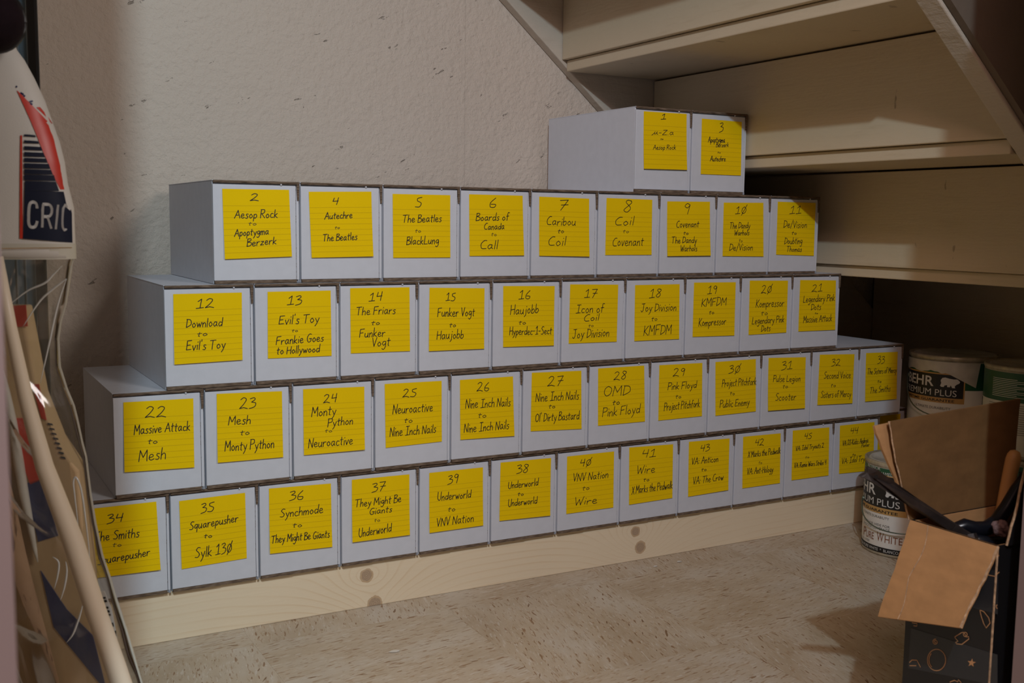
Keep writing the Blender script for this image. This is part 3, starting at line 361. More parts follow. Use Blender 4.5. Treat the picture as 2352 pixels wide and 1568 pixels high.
NAVY=[[[(-0.448,0.6792,0.0195),(-0.4459,0.6791,0.0187),(-0.4439,0.679,0.0178),(-0.4419,0.6789,0.0169),(-0.4399,0.6788,0.0159)],[(-0.448,0.6774,0.0197),(-0.4456,0.6773,0.0188),(-0.4432,0.6772,0.0178),(-0.4408,0.6771,0.0167),(-0.4386,0.677,0.0155)]],[[(-0.4479,0.6737,0.0202),(-0.4452,0.6736,0.0192),(-0.4426,0.6736,0.0181),(-0.44,0.6735,0.0169),(-0.4374,0.6734,0.0155)],[(-0.4479,0.6713,0.0205),(-0.4449,0.6712,0.0194),(-0.4419,0.6712,0.0181),(-0.439,0.6711,0.0167),(-0.4362,0.6711,0.0151)]],[[(-0.4478,0.6684,0.0208),(-0.4446,0.6684,0.0196),(-0.4413,0.6683,0.0182),(-0.4382,0.6682,0.0167),(-0.4351,0.6682,0.0149)],[(-0.4478,0.6651,0.0211),(-0.4442,0.665,0.0198),(-0.4407,0.665,0.0183),(-0.4372,0.6649,0.0166),(-0.4338,0.6649,0.0146)]],[[(-0.4478,0.6631,0.0213),(-0.444,0.6631,0.02),(-0.4403,0.663,0.0184),(-0.4366,0.663,0.0166),(-0.4331,0.663,0.0145)],[(-0.4478,0.6592,0.0217),(-0.4436,0.6591,0.0203),(-0.4396,0.6591,0.0186),(-0.4356,0.6591,0.0166),(-0.4318,0.659,0.0142)]],[[(-0.4478,0.6578,0.0218),(-0.4434,0.6578,0.0203),(-0.4392,0.6577,0.0186),(-0.435,0.6577,0.0165),(-0.431,0.6577,0.0139)],[(-0.4478,0.6542,0.0222),(-0.4431,0.6541,0.0205),(-0.4385,0.6541,0.0186),(-0.434,0.6541,0.0163),(-0.4298,0.6541,0.0136)]],[[(-0.4478,0.653,0.0223),(-0.4429,0.6529,0.0206),(-0.4381,0.6529,0.0185),(-0.4335,0.6529,0.0161),(-0.4291,0.6529,0.0131)],[(-0.4478,0.6484,0.0226),(-0.4426,0.6484,0.0208),(-0.4375,0.6484,0.0186),(-0.4326,0.6484,0.016),(-0.4279,0.6484,0.0127)]],[[(-0.4478,0.6475,0.0226),(-0.4425,0.6475,0.0208),(-0.4372,0.6475,0.0186),(-0.4322,0.6475,0.0158),(-0.4275,0.6475,0.0124)],[(-0.4478,0.6433,0.0229),(-0.4422,0.6432,0.021),(-0.4366,0.6432,0.0186),(-0.4313,0.6432,0.0156),(-0.4263,0.6433,0.0118)]],[[(-0.4478,0.6427,0.023),(-0.4419,0.6426,0.0209),(-0.4362,0.6426,0.0184),(-0.4307,0.6426,0.0153),(-0.4255,0.6427,0.0111)],[(-0.4479,0.6375,0.0233),(-0.4416,0.6375,0.0212),(-0.4356,0.6375,0.0185),(-0.4297,0.6375,0.0151),(-0.4244,0.6375,0.0106)]],[[(-0.4474,0.6368,0.0232),(-0.4424,0.6368,0.0215),(-0.4376,0.6368,0.0195),(-0.4329,0.6368,0.0172),(-0.4284,0.6368,0.0143),(-0.4243,0.6369,0.0106)],[(-0.4474,0.6322,0.0236),(-0.4422,0.6323,0.0219),(-0.4371,0.6324,0.0198),(-0.4321,0.6324,0.0173),(-0.4274,0.6325,0.0142),(-0.423,0.6326,0.0102)],[(-0.4475,0.6277,0.0241),(-0.4419,0.6278,0.0223),(-0.4366,0.6279,0.0201),(-0.4313,0.628,0.0175),(-0.4264,0.6282,0.0142),(-0.4218,0.6284,0.0098)]],[[(-0.4475,0.6277,0.0241),(-0.4433,0.6277,0.0227),(-0.4391,0.6277,0.0212),(-0.4351,0.6277,0.0195),(-0.4312,0.6277,0.0174),(-0.4274,0.6278,0.015),(-0.4238,0.6278,0.0121),(-0.4205,0.6279,0.0082),(-0.4182,0.628,0.0021)],[(-0.4476,0.6209,0.0248),(-0.4432,0.6209,0.0234),(-0.4388,0.621,0.0218),(-0.4346,0.621,0.02),(-0.4304,0.621,0.0179),(-0.4264,0.6211,0.0155),(-0.4226,0.6211,0.0124),(-0.4192,0.6212,0.0085),(-0.4167,0.6213,0.0021)],[(-0.4477,0.6141,0.0254),(-0.4431,0.6142,0.0241),(-0.4385,0.6142,0.0225),(-0.434,0.6143,0.0206),(-0.4297,0.6143,0.0185),(-0.4255,0.6144,0.0159),(-0.4215,0.6144,0.0128),(-0.4179,0.6145,0.0087),(-0.4153,0.6146,0.0021)],[(-0.4479,0.6073,0.0258),(-0.4431,0.6074,0.0244),(-0.4383,0.6075,0.0227),(-0.4337,0.6075,0.0208),(-0.4292,0.6076,0.0185),(-0.4248,0.6077,0.0158),(-0.4207,0.6078,0.0125),(-0.417,0.6078,0.008),(-0.4138,0.6079,0.0021)]],[[(-0.4479,0.6073,0.0258),(-0.4431,0.6074,0.0244),(-0.4383,0.6075,0.0227),(-0.4337,0.6075,0.0208),(-0.4292,0.6076,0.0185),(-0.4248,0.6077,0.0158),(-0.4207,0.6078,0.0125),(-0.417,0.6078,0.008),(-0.4138,0.6079,0.0021)],[(-0.4484,0.5996,0.0262),(-0.4435,0.5995,0.0248),(-0.4387,0.5994,0.0231),(-0.434,0.5993,0.0211),(-0.4294,0.5992,0.0189),(-0.425,0.5991,0.0161),(-0.4208,0.599,0.0128),(-0.4171,0.5989,0.0083),(-0.4139,0.5988,0.0022)],[(-0.4489,0.5919,0.0266),(-0.4439,0.5917,0.0251),(-0.4391,0.5914,0.0234),(-0.4343,0.5911,0.0215),(-0.4297,0.5909,0.0192),(-0.4252,0.5906,0.0164),(-0.4209,0.5903,0.013),(-0.4171,0.59,0.0085),(-0.414,0.5896,0.0022)],[(-0.4494,0.5842,0.027),(-0.4443,0.5838,0.0255),(-0.4394,0.5834,0.0238),(-0.4346,0.5829,0.0218),(-0.4299,0.5825,0.0195),(-0.4254,0.582,0.0167),(-0.4211,0.5815,0.0133),(-0.4172,0.581,0.0087),(-0.4141,0.5805,0.0022)]]]
FOLD_GLINT=[[(-0.4033,0.3014),(-0.4035,0.3045),(-0.4037,0.3089),(-0.404,0.314),(-0.4043,0.3193),(-0.4046,0.3244),(-0.405,0.3295),(-0.4054,0.335),(-0.4059,0.3404),(-0.4063,0.3453),(-0.4066,0.3494),(-0.4069,0.3525),(-0.4071,0.3549),(-0.4072,0.3568),(-0.4072,0.3584),(-0.4071,0.3598),(-0.4068,0.3612),(-0.4064,0.3625),(-0.4058,0.3635),(-0.4052,0.3639),(-0.4045,0.3635),(-0.4037,0.3624),(-0.4028,0.3608),(-0.4019,0.3585),(-0.4009,0.3554),(-0.4,0.3516),(-0.3993,0.3465),(-0.3985,0.3403),(-0.3978,0.3335),(-0.3972,0.3267),(-0.3966,0.3204),(-0.3961,0.3145),(-0.3956,0.3089),(-0.3952,0.3034),(-0.3948,0.2981),(-0.3946,0.2931),(-0.3944,0.2882),(-0.3944,0.2832),(-0.3944,0.2787),(-0.3944,0.2748),(-0.3944,0.272)],[(-0.417,0.2832),(-0.4168,0.282),(-0.4165,0.2804),(-0.4163,0.2784),(-0.4161,0.2762),(-0.4161,0.2739),(-0.4164,0.2713),(-0.4168,0.2683),(-0.4173,0.2652),(-0.418,0.2621),(-0.4187,0.259),(-0.4195,0.256),(-0.4206,0.2527),(-0.4216,0.2496),(-0.4226,0.2469),(-0.4233,0.245)],[(-0.4291,0.2872),(-0.4283,0.2867),(-0.427,0.286),(-0.4256,0.285),(-0.4244,0.2838),(-0.4236,0.2822),(-0.4234,0.2802),(-0.4235,0.2778),(-0.4238,0.2751),(-0.4243,0.2723),(-0.4249,0.2696),(-0.4255,0.2667),(-0.4264,0.2635),(-0.4273,0.2605),(-0.4281,0.2578),(-0.4286,0.256)],[(-0.463,0.5219),(-0.4603,0.5241),(-0.4564,0.5272),(-0.4519,0.5307),(-0.4474,0.5342),(-0.4433,0.5369),(-0.4398,0.5389),(-0.4362,0.5404),(-0.4329,0.5416),(-0.4298,0.5429),(-0.4272,0.5443),(-0.425,0.5458),(-0.4233,0.5474),(-0.4218,0.5491),(-0.4204,0.5507),(-0.4189,0.5523),(-0.4171,0.554),(-0.4152,0.5559),(-0.4134,0.5577),(-0.4118,0.5592),(-0.4107,0.5603)],[(-0.4486,0.5041),(-0.4463,0.5075),(-0.443,0.5125),(-0.4392,0.5182),(-0.4353,0.5237),(-0.4317,0.5283),(-0.4283,0.5319),(-0.4247,0.535),(-0.4212,0.5378),(-0.418,0.5403),(-0.4153,0.5424),(-0.413,0.5442),(-0.411,0.5457),(-0.4094,0.5469),(-0.4081,0.5478),(-0.4071,0.5485)],[(-0.4345,0.4517),(-0.4333,0.4567),(-0.4315,0.4638),(-0.4294,0.4719),(-0.4272,0.4804),(-0.4252,0.4883),(-0.4233,0.4957),(-0.4215,0.5034),(-0.4196,0.5109),(-0.4177,0.518),(-0.4159,0.5245),(-0.414,0.5304),(-0.4119,0.5361),(-0.41,0.5412),(-0.4083,0.5454),(-0.4071,0.5485)],[(-0.4189,0.2036),(-0.418,0.2047),(-0.4168,0.206),(-0.4154,0.2078),(-0.4138,0.2099),(-0.4124,0.2123),(-0.411,0.2152),(-0.4096,0.2187),(-0.4082,0.2225),(-0.4068,0.2262),(-0.4057,0.2294),(-0.4047,0.2325),(-0.4038,0.2355),(-0.403,0.2383),(-0.4024,0.2406),(-0.402,0.2423)]]
CRIC=[[(-0.4374,0.612,0.023),(-0.4374,0.6127,0.023),(-0.4375,0.6136,0.023),(-0.4377,0.6146,0.0229),(-0.4379,0.6155,0.0229),(-0.4382,0.6163,0.0229),(-0.4386,0.6168,0.023),(-0.4391,0.6173,0.0232),(-0.4397,0.6176,0.0233),(-0.4403,0.6178,0.0235),(-0.4408,0.6178,0.0237),(-0.4413,0.6176,0.0239),(-0.4419,0.6174,0.0241),(-0.4424,0.617,0.0243),(-0.4428,0.6163,0.0246),(-0.4432,0.6153,0.0248),(-0.4435,0.6138,0.025),(-0.4437,0.612,0.0252),(-0.4439,0.6099,0.0253),(-0.444,0.6078,0.0255),(-0.4441,0.6059,0.0256),(-0.4442,0.604,0.0256),(-0.4443,0.6022,0.0257),(-0.4443,0.6004,0.0258),(-0.4442,0.5988,0.0258),(-0.444,0.5975,0.0258),(-0.4438,0.5965,0.0257),(-0.4434,0.5958,0.0256),(-0.4429,0.5953,0.0255),(-0.4425,0.595,0.0253),(-0.442,0.5948,0.0252),(-0.4414,0.5947,0.025),(-0.4408,0.5947,0.0248),(-0.4401,0.5949,0.0245),(-0.4395,0.5952,0.0243),(-0.439,0.5957,0.0241),(-0.4386,0.5965,0.0239),(-0.4382,0.5976,0.0238),(-0.4379,0.5988,0.0236),(-0.4377,0.5999,0.0235),(-0.4375,0.6006,0.0234)],[(-0.4339,0.5946,0.022),(-0.4336,0.5999,0.0217),(-0.4334,0.6053,0.0215),(-0.4331,0.6106,0.0213),(-0.433,0.6159,0.0207)],[(-0.433,0.6158,0.0208),(-0.4323,0.6158,0.0204),(-0.4314,0.6159,0.02),(-0.4303,0.6159,0.0194),(-0.4293,0.6158,0.0189),(-0.4285,0.6156,0.0184),(-0.4279,0.6151,0.0181),(-0.4273,0.6145,0.0179),(-0.4269,0.6138,0.0177),(-0.4266,0.6131,0.0176),(-0.4263,0.6122,0.0176),(-0.4263,0.6113,0.0175),(-0.4263,0.6103,0.0176),(-0.4264,0.6092,0.0177),(-0.4266,0.6082,0.0178),(-0.4268,0.6073,0.018),(-0.4271,0.6066,0.0182),(-0.4275,0.606,0.0184),(-0.4279,0.6054,0.0186),(-0.4284,0.605,0.0189),(-0.429,0.6047,0.0193),(-0.4297,0.6046,0.0197),(-0.4307,0.6046,0.0202),(-0.4316,0.6047,0.0207),(-0.4325,0.6049,0.0211),(-0.4331,0.6049,0.0214)],[(-0.4298,0.6045,0.0198),(-0.4292,0.6018,0.0194),(-0.4285,0.599,0.0191),(-0.4278,0.5963,0.0188),(-0.4271,0.5935,0.0184)],[(-0.424,0.5931,0.0163),(-0.4235,0.5988,0.0158),(-0.4229,0.6044,0.0153),(-0.4224,0.6101,0.0148),(-0.4221,0.6157,0.0139)],[(-0.4164,0.6132,0.0076),(-0.4166,0.6136,0.0077),(-0.4168,0.6142,0.0078),(-0.417,0.6148,0.008),(-0.4173,0.6152,0.0083),(-0.4175,0.6154,0.0086),(-0.4177,0.6152,0.009),(-0.4179,0.6149,0.0095),(-0.4181,0.6143,0.0099),(-0.4183,0.6135,0.0104),(-0.4185,0.6124,0.0109),(-0.4187,0.6109,0.0111),(-0.4189,0.6091,0.0114),(-0.4191,0.607,0.0116),(-0.4192,0.605,0.0118),(-0.4193,0.6032,0.0119),(-0.4194,0.6014,0.0121),(-0.4194,0.5997,0.0121),(-0.4194,0.5981,0.0122),(-0.4194,0.5966,0.0122),(-0.4193,0.5954,0.0121),(-0.4192,0.5945,0.012),(-0.419,0.5938,0.0117),(-0.4187,0.5933,0.0115),(-0.4185,0.5929,0.0112),(-0.4183,0.5927,0.0108),(-0.418,0.5927,0.0105),(-0.4177,0.5929,0.0101),(-0.4174,0.5933,0.0097),(-0.4172,0.5937,0.0094),(-0.4171,0.5939,0.0091)]]
TINY=[[(-0.4561,0.7228,0.0153),(-0.4551,0.7218,0.0151)],[(-0.4523,0.7172,0.0149),(-0.4512,0.7158,0.0148)],[(-0.451,0.7165,0.0145),(-0.4499,0.7151,0.0143)],[(-0.4499,0.7146,0.0144),(-0.4486,0.7139,0.0139)],[(-0.4452,0.709,0.013),(-0.443,0.7101,0.011)],[(-0.4446,0.7075,0.013),(-0.443,0.7067,0.012)]]
STITCH=[(-0.4672,0.5734,0.0313),(-0.4652,0.5735,0.031),(-0.4632,0.5735,0.0307),(-0.4612,0.5736,0.0303),(-0.4593,0.5736,0.0299),(-0.4573,0.5736,0.0295),(-0.4554,0.5737,0.0291),(-0.4535,0.5737,0.0286),(-0.4515,0.5738,0.0282),(-0.4496,0.5738,0.0276),(-0.4477,0.5738,0.0271),(-0.4458,0.5739,0.0265),(-0.4439,0.5739,0.0259),(-0.4421,0.574,0.0253),(-0.4402,0.574,0.0246),(-0.4384,0.574,0.0239),(-0.4366,0.5741,0.0232),(-0.4347,0.5741,0.0224),(-0.433,0.5741,0.0215),(-0.4312,0.5741,0.0206),(-0.4294,0.5742,0.0197),(-0.4277,0.5742,0.0187),(-0.426,0.5742,0.0176),(-0.4243,0.5742,0.0164),(-0.4227,0.5742,0.0151),(-0.4211,0.5743,0.0137),(-0.4196,0.5743,0.0122),(-0.4181,0.5743,0.0105),(-0.4167,0.5743,0.0085),(-0.4156,0.5742,0.006)]
BAT_OUT=[(-0.5102,0.5205),(-0.4597,0.5211),(-0.447,0.4376),(-0.4318,0.3953),(-0.4123,0.364),(-0.405,0.2472),(-0.3871,0.173),(-0.3609,0.0609),(-0.4782,0.0594),(-0.5043,0.2649)]
BAT_RED=[[(-0.4724,0.521),(-0.4545,0.5225),(-0.4536,0.5024),(-0.4679,0.5015)],[(-0.4516,0.4477),(-0.4451,0.4478),(-0.4393,0.4133),(-0.4438,0.4153)],[(-0.4693,0.415),(-0.4561,0.4152),(-0.4477,0.3548),(-0.4569,0.3513),(-0.4665,0.3816)]]
BAT_NAVY=[[(-0.4614,0.3521),(-0.4459,0.3565),(-0.4321,0.3014),(-0.4515,0.2952)],[(-0.4501,0.2668),(-0.445,0.2583),(-0.4263,0.2282),(-0.4019,0.2023),(-0.3909,0.1497),(-0.3971,0.1549),(-0.4395,0.2106)]]
BAT_MARK=[[(-0.4382,0.4108),(-0.4341,0.41),(-0.4333,0.4084),(-0.4378,0.4091)],[(-0.4366,0.4062),(-0.4325,0.4054),(-0.4318,0.4038),(-0.4363,0.4046)],[(-0.4351,0.4017),(-0.431,0.4009),(-0.4302,0.3992),(-0.4347,0.4)],[(-0.4335,0.3971),(-0.4294,0.3963),(-0.4286,0.3946),(-0.4331,0.3954)],[(-0.4319,0.3925),(-0.4278,0.3917),(-0.4271,0.39),(-0.4316,0.3908)],[(-0.4304,0.3879),(-0.4263,0.3871),(-0.4255,0.3854),(-0.43,0.3862)],[(-0.4288,0.3833),(-0.4247,0.3825),(-0.4239,0.3808),(-0.4284,0.3816)],[(-0.4272,0.3787),(-0.4231,0.3779),(-0.4223,0.3762),(-0.4269,0.377)]]
BOARD={'corner': [(-0.4721,0.4019),(-0.471,0.3272),(-0.4676,0.2798),(-0.4646,0.2514),(-0.4469,0.2085),(-0.4303,0.1625),(-0.4106,0.1052)],'right': [(-0.4805,0.3948),(-0.4685,0.3349),(-0.4581,0.2729),(-0.4534,0.251),(-0.4409,0.1946),(-0.4309,0.147),(-0.4143,0.0875)]}
PIPING=[(-0.4767,0.461),(-0.4735,0.4404),(-0.4697,0.4114),(-0.4654,0.3738),(-0.4616,0.3444),(-0.457,0.3148),(-0.453,0.2884),(-0.4509,0.2764)]
DOWEL=[((-0.4438,0.5696),0.0046),((-0.4358,0.509),0.0052),((-0.426,0.4479),0.0063),((-0.412,0.3848),0.0077),((-0.3904,0.3189),0.009),((-0.372,0.2519),0.009),((-0.3557,0.1973),0.0092),((-0.34,0.142),0.0092),((-0.3219,0.0798),0.0092)]
TAG=[(-0.3878,0.2541),(-0.3802,0.2557),(-0.3738,0.2379),(-0.3697,0.2106),(-0.3687,0.1984),(-0.3736,0.1976)]
TAGC=[[(-0.3848,0.2492),(-0.3793,0.2504),(-0.3785,0.249),(-0.3841,0.2478)],[(-0.3838,0.2463),(-0.3783,0.2476),(-0.3775,0.2456),(-0.3831,0.2444)],[(-0.3826,0.2399),(-0.3771,0.2411),(-0.3763,0.2394),(-0.3819,0.2382)],[(-0.3816,0.2364),(-0.3761,0.2376),(-0.3753,0.2356),(-0.3809,0.2344)],[(-0.3808,0.2328),(-0.3752,0.234),(-0.3744,0.2326),(-0.38,0.2314)],[(-0.3783,0.2242),(-0.3727,0.2255),(-0.372,0.2217),(-0.3776,0.2205)],[(-0.3757,0.2164),(-0.3702,0.2176),(-0.3696,0.209),(-0.3752,0.2078)]]
POUCH=[((-0.4637,0.7776),0.0305)]
FRAME=[[(-0.5355,0.8471),(-0.5482,0.847),(-0.5586,0.8468)],[(-0.5394,0.741)]]
DOOD=[[(-0.8574,0.2301),(-0.8618,0.2301),(-0.8676,0.2259),(-0.8696,0.221),(-0.8656,0.2147),(-0.8627,0.218),(-0.8594,0.2244),(-0.8574,0.2301)],[(-0.8303,0.1929),(-0.8378,0.2),(-0.8406,0.2016),(-0.8444,0.1979),(-0.8464,0.1992),(-0.847,0.1969),(-0.8393,0.1885),(-0.8329,0.1868),(-0.8318,0.1877),(-0.8346,0.19),(-0.8303,0.1929)],[(-0.8448,0.2008),(-0.8444,0.1993),(-0.8434,0.1981),(-0.842,0.1977),(-0.8408,0.1981),(-0.8403,0.1992),(-0.8406,0.2007),(-0.8417,0.2019),(-0.8431,0.2024),(-0.8442,0.2019),(-0.8448,0.2008)],[(-0.8214,0.1655),(-0.8213,0.1629),(-0.8206,0.1603),(-0.8195,0.1577),(-0.8178,0.1552),(-0.8159,0.1531),(-0.8136,0.1514),(-0.8111,0.1502),(-0.8086,0.1495),(-0.8062,0.1494),(-0.804,0.15),(-0.8021,0.1511),(-0.8006,0.1527),(-0.7996,0.1548),(-0.7992,0.1572),(-0.7993,0.1598),(-0.8,0.1625),(-0.8012,0.1651),(-0.8028,0.1676),(-0.8049,0.1697),(-0.8072,0.1714),(-0.8096,0.1726),(-0.8121,0.1732),(-0.8145,0.1732),(-0.8167,0.1726),(-0.8185,0.1715),(-0.82,0.1699),(-0.8209,0.1679),(-0.8214,0.1655)],[(-0.805,0.1519),(-0.8038,0.1526),(-0.8028,0.1535),(-0.802,0.1547),(-0.8015,0.156),(-0.8012,0.1575),(-0.8011,0.1592),(-0.8014,0.1609),(-0.8019,0.1626),(-0.8026,0.1642),(-0.8035,0.1658)],[(-0.8084,0.1799),(-0.8084,0.1795),(-0.808,0.179),(-0.8072,0.1786),(-0.8065,0.1789),(-0.8063,0.1797),(-0.8068,0.1807),(-0.808,0.1815),(-0.8094,0.1815),(-0.8101,0.1805),(-0.8098,0.179),(-0.8084,0.1776),(-0.8064,0.177),(-0.8049,0.1778),(-0.8046,0.1797),(-0.8059,0.1818),(-0.8083,0.1831)],[(-0.7765,0.1458),(-0.7798,0.1499),(-0.786,0.152),(-0.7911,0.1462)],[(-0.777,0.1426),(-0.7856,0.1458)],[(-0.8584,0.2697),(-0.8647,0.2679),(-0.8714,0.2687),(-0.8761,0.2744)],[(-0.8685,0.2949),(-0.8717,0.2931),(-0.8746,0.2897)],[(-0.8277,0.1444),(-0.8333,0.1485),(-0.837,0.1483),(-0.8378,0.1509),(-0.8413,0.1491)],[(-0.7771,0.1898),(-0.7837,0.191),(-0.7836,0.1883),(-0.7792,0.1873)],[(-0.8766,0.2383),(-0.8761,0.2381),(-0.8757,0.2382),(-0.8753,0.2386),(-0.8751,0.2393),(-0.8751,0.2401),(-0.8754,0.2409),(-0.8758,0.2413),(-0.8763,0.2414)]]
STAR=[(-0.8522,0.1785),(-0.8531,0.1757),(-0.8566,0.1764),(-0.8536,0.1737),(-0.8543,0.1708),(-0.8516,0.1719),(-0.8485,0.1693),(-0.8497,0.1727),(-0.8471,0.1741),(-0.8507,0.1751)]
TAPE=[[(-0.7759,0.1837),(-0.8795,0.1925),(-0.8816,0.1619),(-0.7749,0.1391)],[(-0.8423,0.2287),(-0.8769,0.2323),(-0.8743,0.2757),(-0.8522,0.2691)]]
BAR=[(0.6573,-0.7722,0.3582),(0.6683,-0.7765,0.3544),(0.732,-0.7732,0.3182),(0.7735,-0.7903,0.2901),(0.8004,-0.8026,0.2724)]
GRIP=[(0.776,-0.7835,0.279),(0.7812,-0.7853,0.2874),(0.7906,-0.7901,0.2911),(0.8006,-0.7961,0.2876),(0.8143,-0.799,0.287),(0.8283,-0.8011,0.2939),(0.8415,-0.802,0.3072),(0.8554,-0.8026,0.3249),(0.8744,-0.8058,0.3451)]
WOOD=[(0.8586,-0.7868,0.3137),(0.8661,-0.7897,0.3608)]
WAD=(0.8067,-0.8225,0.2946)
FL=[(0.6822,-0.8758,0.2275),(0.6914,-0.7679,0.2009),(0.9126,-0.7596,0.4134),(0.7051,-0.7596,0.4038),(0.7329,-0.7613,0.3154),(0.7843,-0.7613,0.3154),(0.7594,-0.7513,0.4034),(0.6914,-0.7513,0.3989),(0.9254,-0.8883,0.4142),(0.7599,-0.88,0.3968)]
# ---------------------------------------------------------------- the setting
def struct(name, mb, m, label=None, cat=None):
    o = mb.build(name, m); o['kind'] = 'structure'
    tag(o, label, cat); return o
fl = thing('floor', 'beige streaked vinyl tile floor', 'floor', kind='structure')
T_ = .3048
tid = 0
for i in range(-4, 8):
    for j in range(-8, 3):
        x0 = .231 - T_ + i*T_; y0 = -.06 + .0 + j*T_*1.0 - T_*.0
        y1 = y0 + T_
        if y0 > .33 or x0 > 2.0: continue
        mb = MB().box(x0+.00008, y0+.00008, -.006, x0+T_-.00008, min(y1, .36)-.00008, 0)
        mb.build('tile', M['tile_a'] if (i+j) % 2 == 0 else M['tile_b'], fl)
MB().box(-1.3, -2.6, -.03, 2.4, .36, -.0062).build('subfloor', M['darkwall'], fl)
YW = .33
struct('wall_back', MB().box(-.62, YW, -.03, 2.2, YW+.1, 2.3), M['wall'], 'cream textured plaster wall behind the boxes', 'wall')
struct('wall_left', MB().box(-.62, -.90, -.03, -.52, YW, 2.3), M['wall'], 'plaster side wall left of the sports bag', 'wall')
struct('wall_front_left', MB().box(-1.2, -1.095, -.03, -.235, -.92, 2.3), M['wall'], 'wall left of the closet opening', 'wall')
struct('wall_front_right', MB().box(.83, -1.095, -.03, 2.2, -.92, 2.3), M['wall'], 'wall right of the closet opening', 'wall')
struct('trim_1', MB().box(-.235, -1.115, -.0, -.1445, -.90, 2.3), M['casing'], 'pinkish painted door casing at the left edge', 'door casing')
struct('trim_2', MB().box(.729, -1.115, -.0, .83, -.90, 2.3), M['casing'], 'pinkish painted door casing at the right edge', 'door casing')
struct('wall_right', MB().slab([(1.86, -.573, 0.1452), (2.2, -.573, 0.1452), (2.2, -.573, 2.3), (.0, -.573, 2.3), (.0, -.573, 1.7318)], (0, .0105, 0)), M['shadewall'], 'cream wall above the stair stringer, coloured dark for shade', 'wall')
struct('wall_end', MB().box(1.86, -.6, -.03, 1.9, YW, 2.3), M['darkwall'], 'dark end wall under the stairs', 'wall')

# ---------------------------------------------------------------- staircase seen from below
stc = thing('staircase', 'cream painted wooden stairs seen from below, over the boxes', 'stairs')
YI = .305; YO = -.528
XB_, ZB_ = 1.1736, .7295; RUN, RISE = .2222, .1895
steps = [(XB_ + k*RUN, ZB_ - k*RISE) for k in range(-5, 1)] + [(1.3958, .5295)]
steps[4] = (.9514, .919)
for i, (x, z) in enumerate(steps):
    zt = (steps[i-1][1] - .0222 - .0035) if i else z + RISE - .026
    MB().box(x, YO+.002, z, x+.019, YI-.002, zt).build('riser', M['stair'], stc, bevel=.0015)
    x2 = steps[i+1][0]+.032 if i+1 < len(steps) else 1.83
    MB().box(x+.0105, YO+.002, z-.0220, x2, YI-.002, z-.0008).build('tread', M['stair'], stc, bevel=.002)
MB().box(1.835, YO+.002, 0, 1.853, YI-.002, .5295-.024).build('riser', M['stair'], stc, bevel=.0015)
def stringer(y0, y1, zoff, name, x_a=-.2, x_b=1.84, wid=.25, label=None):
    sl = -.853
    f = lambda x: 1.0231 + zoff + sl*(x - .8238)
    pts = [(x_a, y0, f(x_a)), (x_b, y0, max(f(x_b), .0)), (x_b, y0, f(x_b)+wid), (x_a, y0, f(x_a)+wid)]
    o = MB().slab(pts, (0, y1-y0, 0)).build('stringer', M['stringer'], stc, bevel=.002)
    if label: tag(o, label)
    return o
stringer(YI, YW-.001, 0, 'wall', label='stringer against the plaster wall')
stringer(-.561, YO, 0, 'outer', label='outer stringer at the dark right side')

# ---------------------------------------------------------------- pine beams under the stack
def beam(y0, y1, label):
    t = MB().box(-.03, y0, 0, 1.66, y1, PH-.0003).build('pine_beam', M['pine'], bevel=.0015)
    return tag(t, label, 'wood beam')
beam(.0095, .0475, 'knotty pale pine beam on the floor under the bottom row of boxes')
beam(.245, .283, 'second pine beam under the back of the boxes, by the wall')

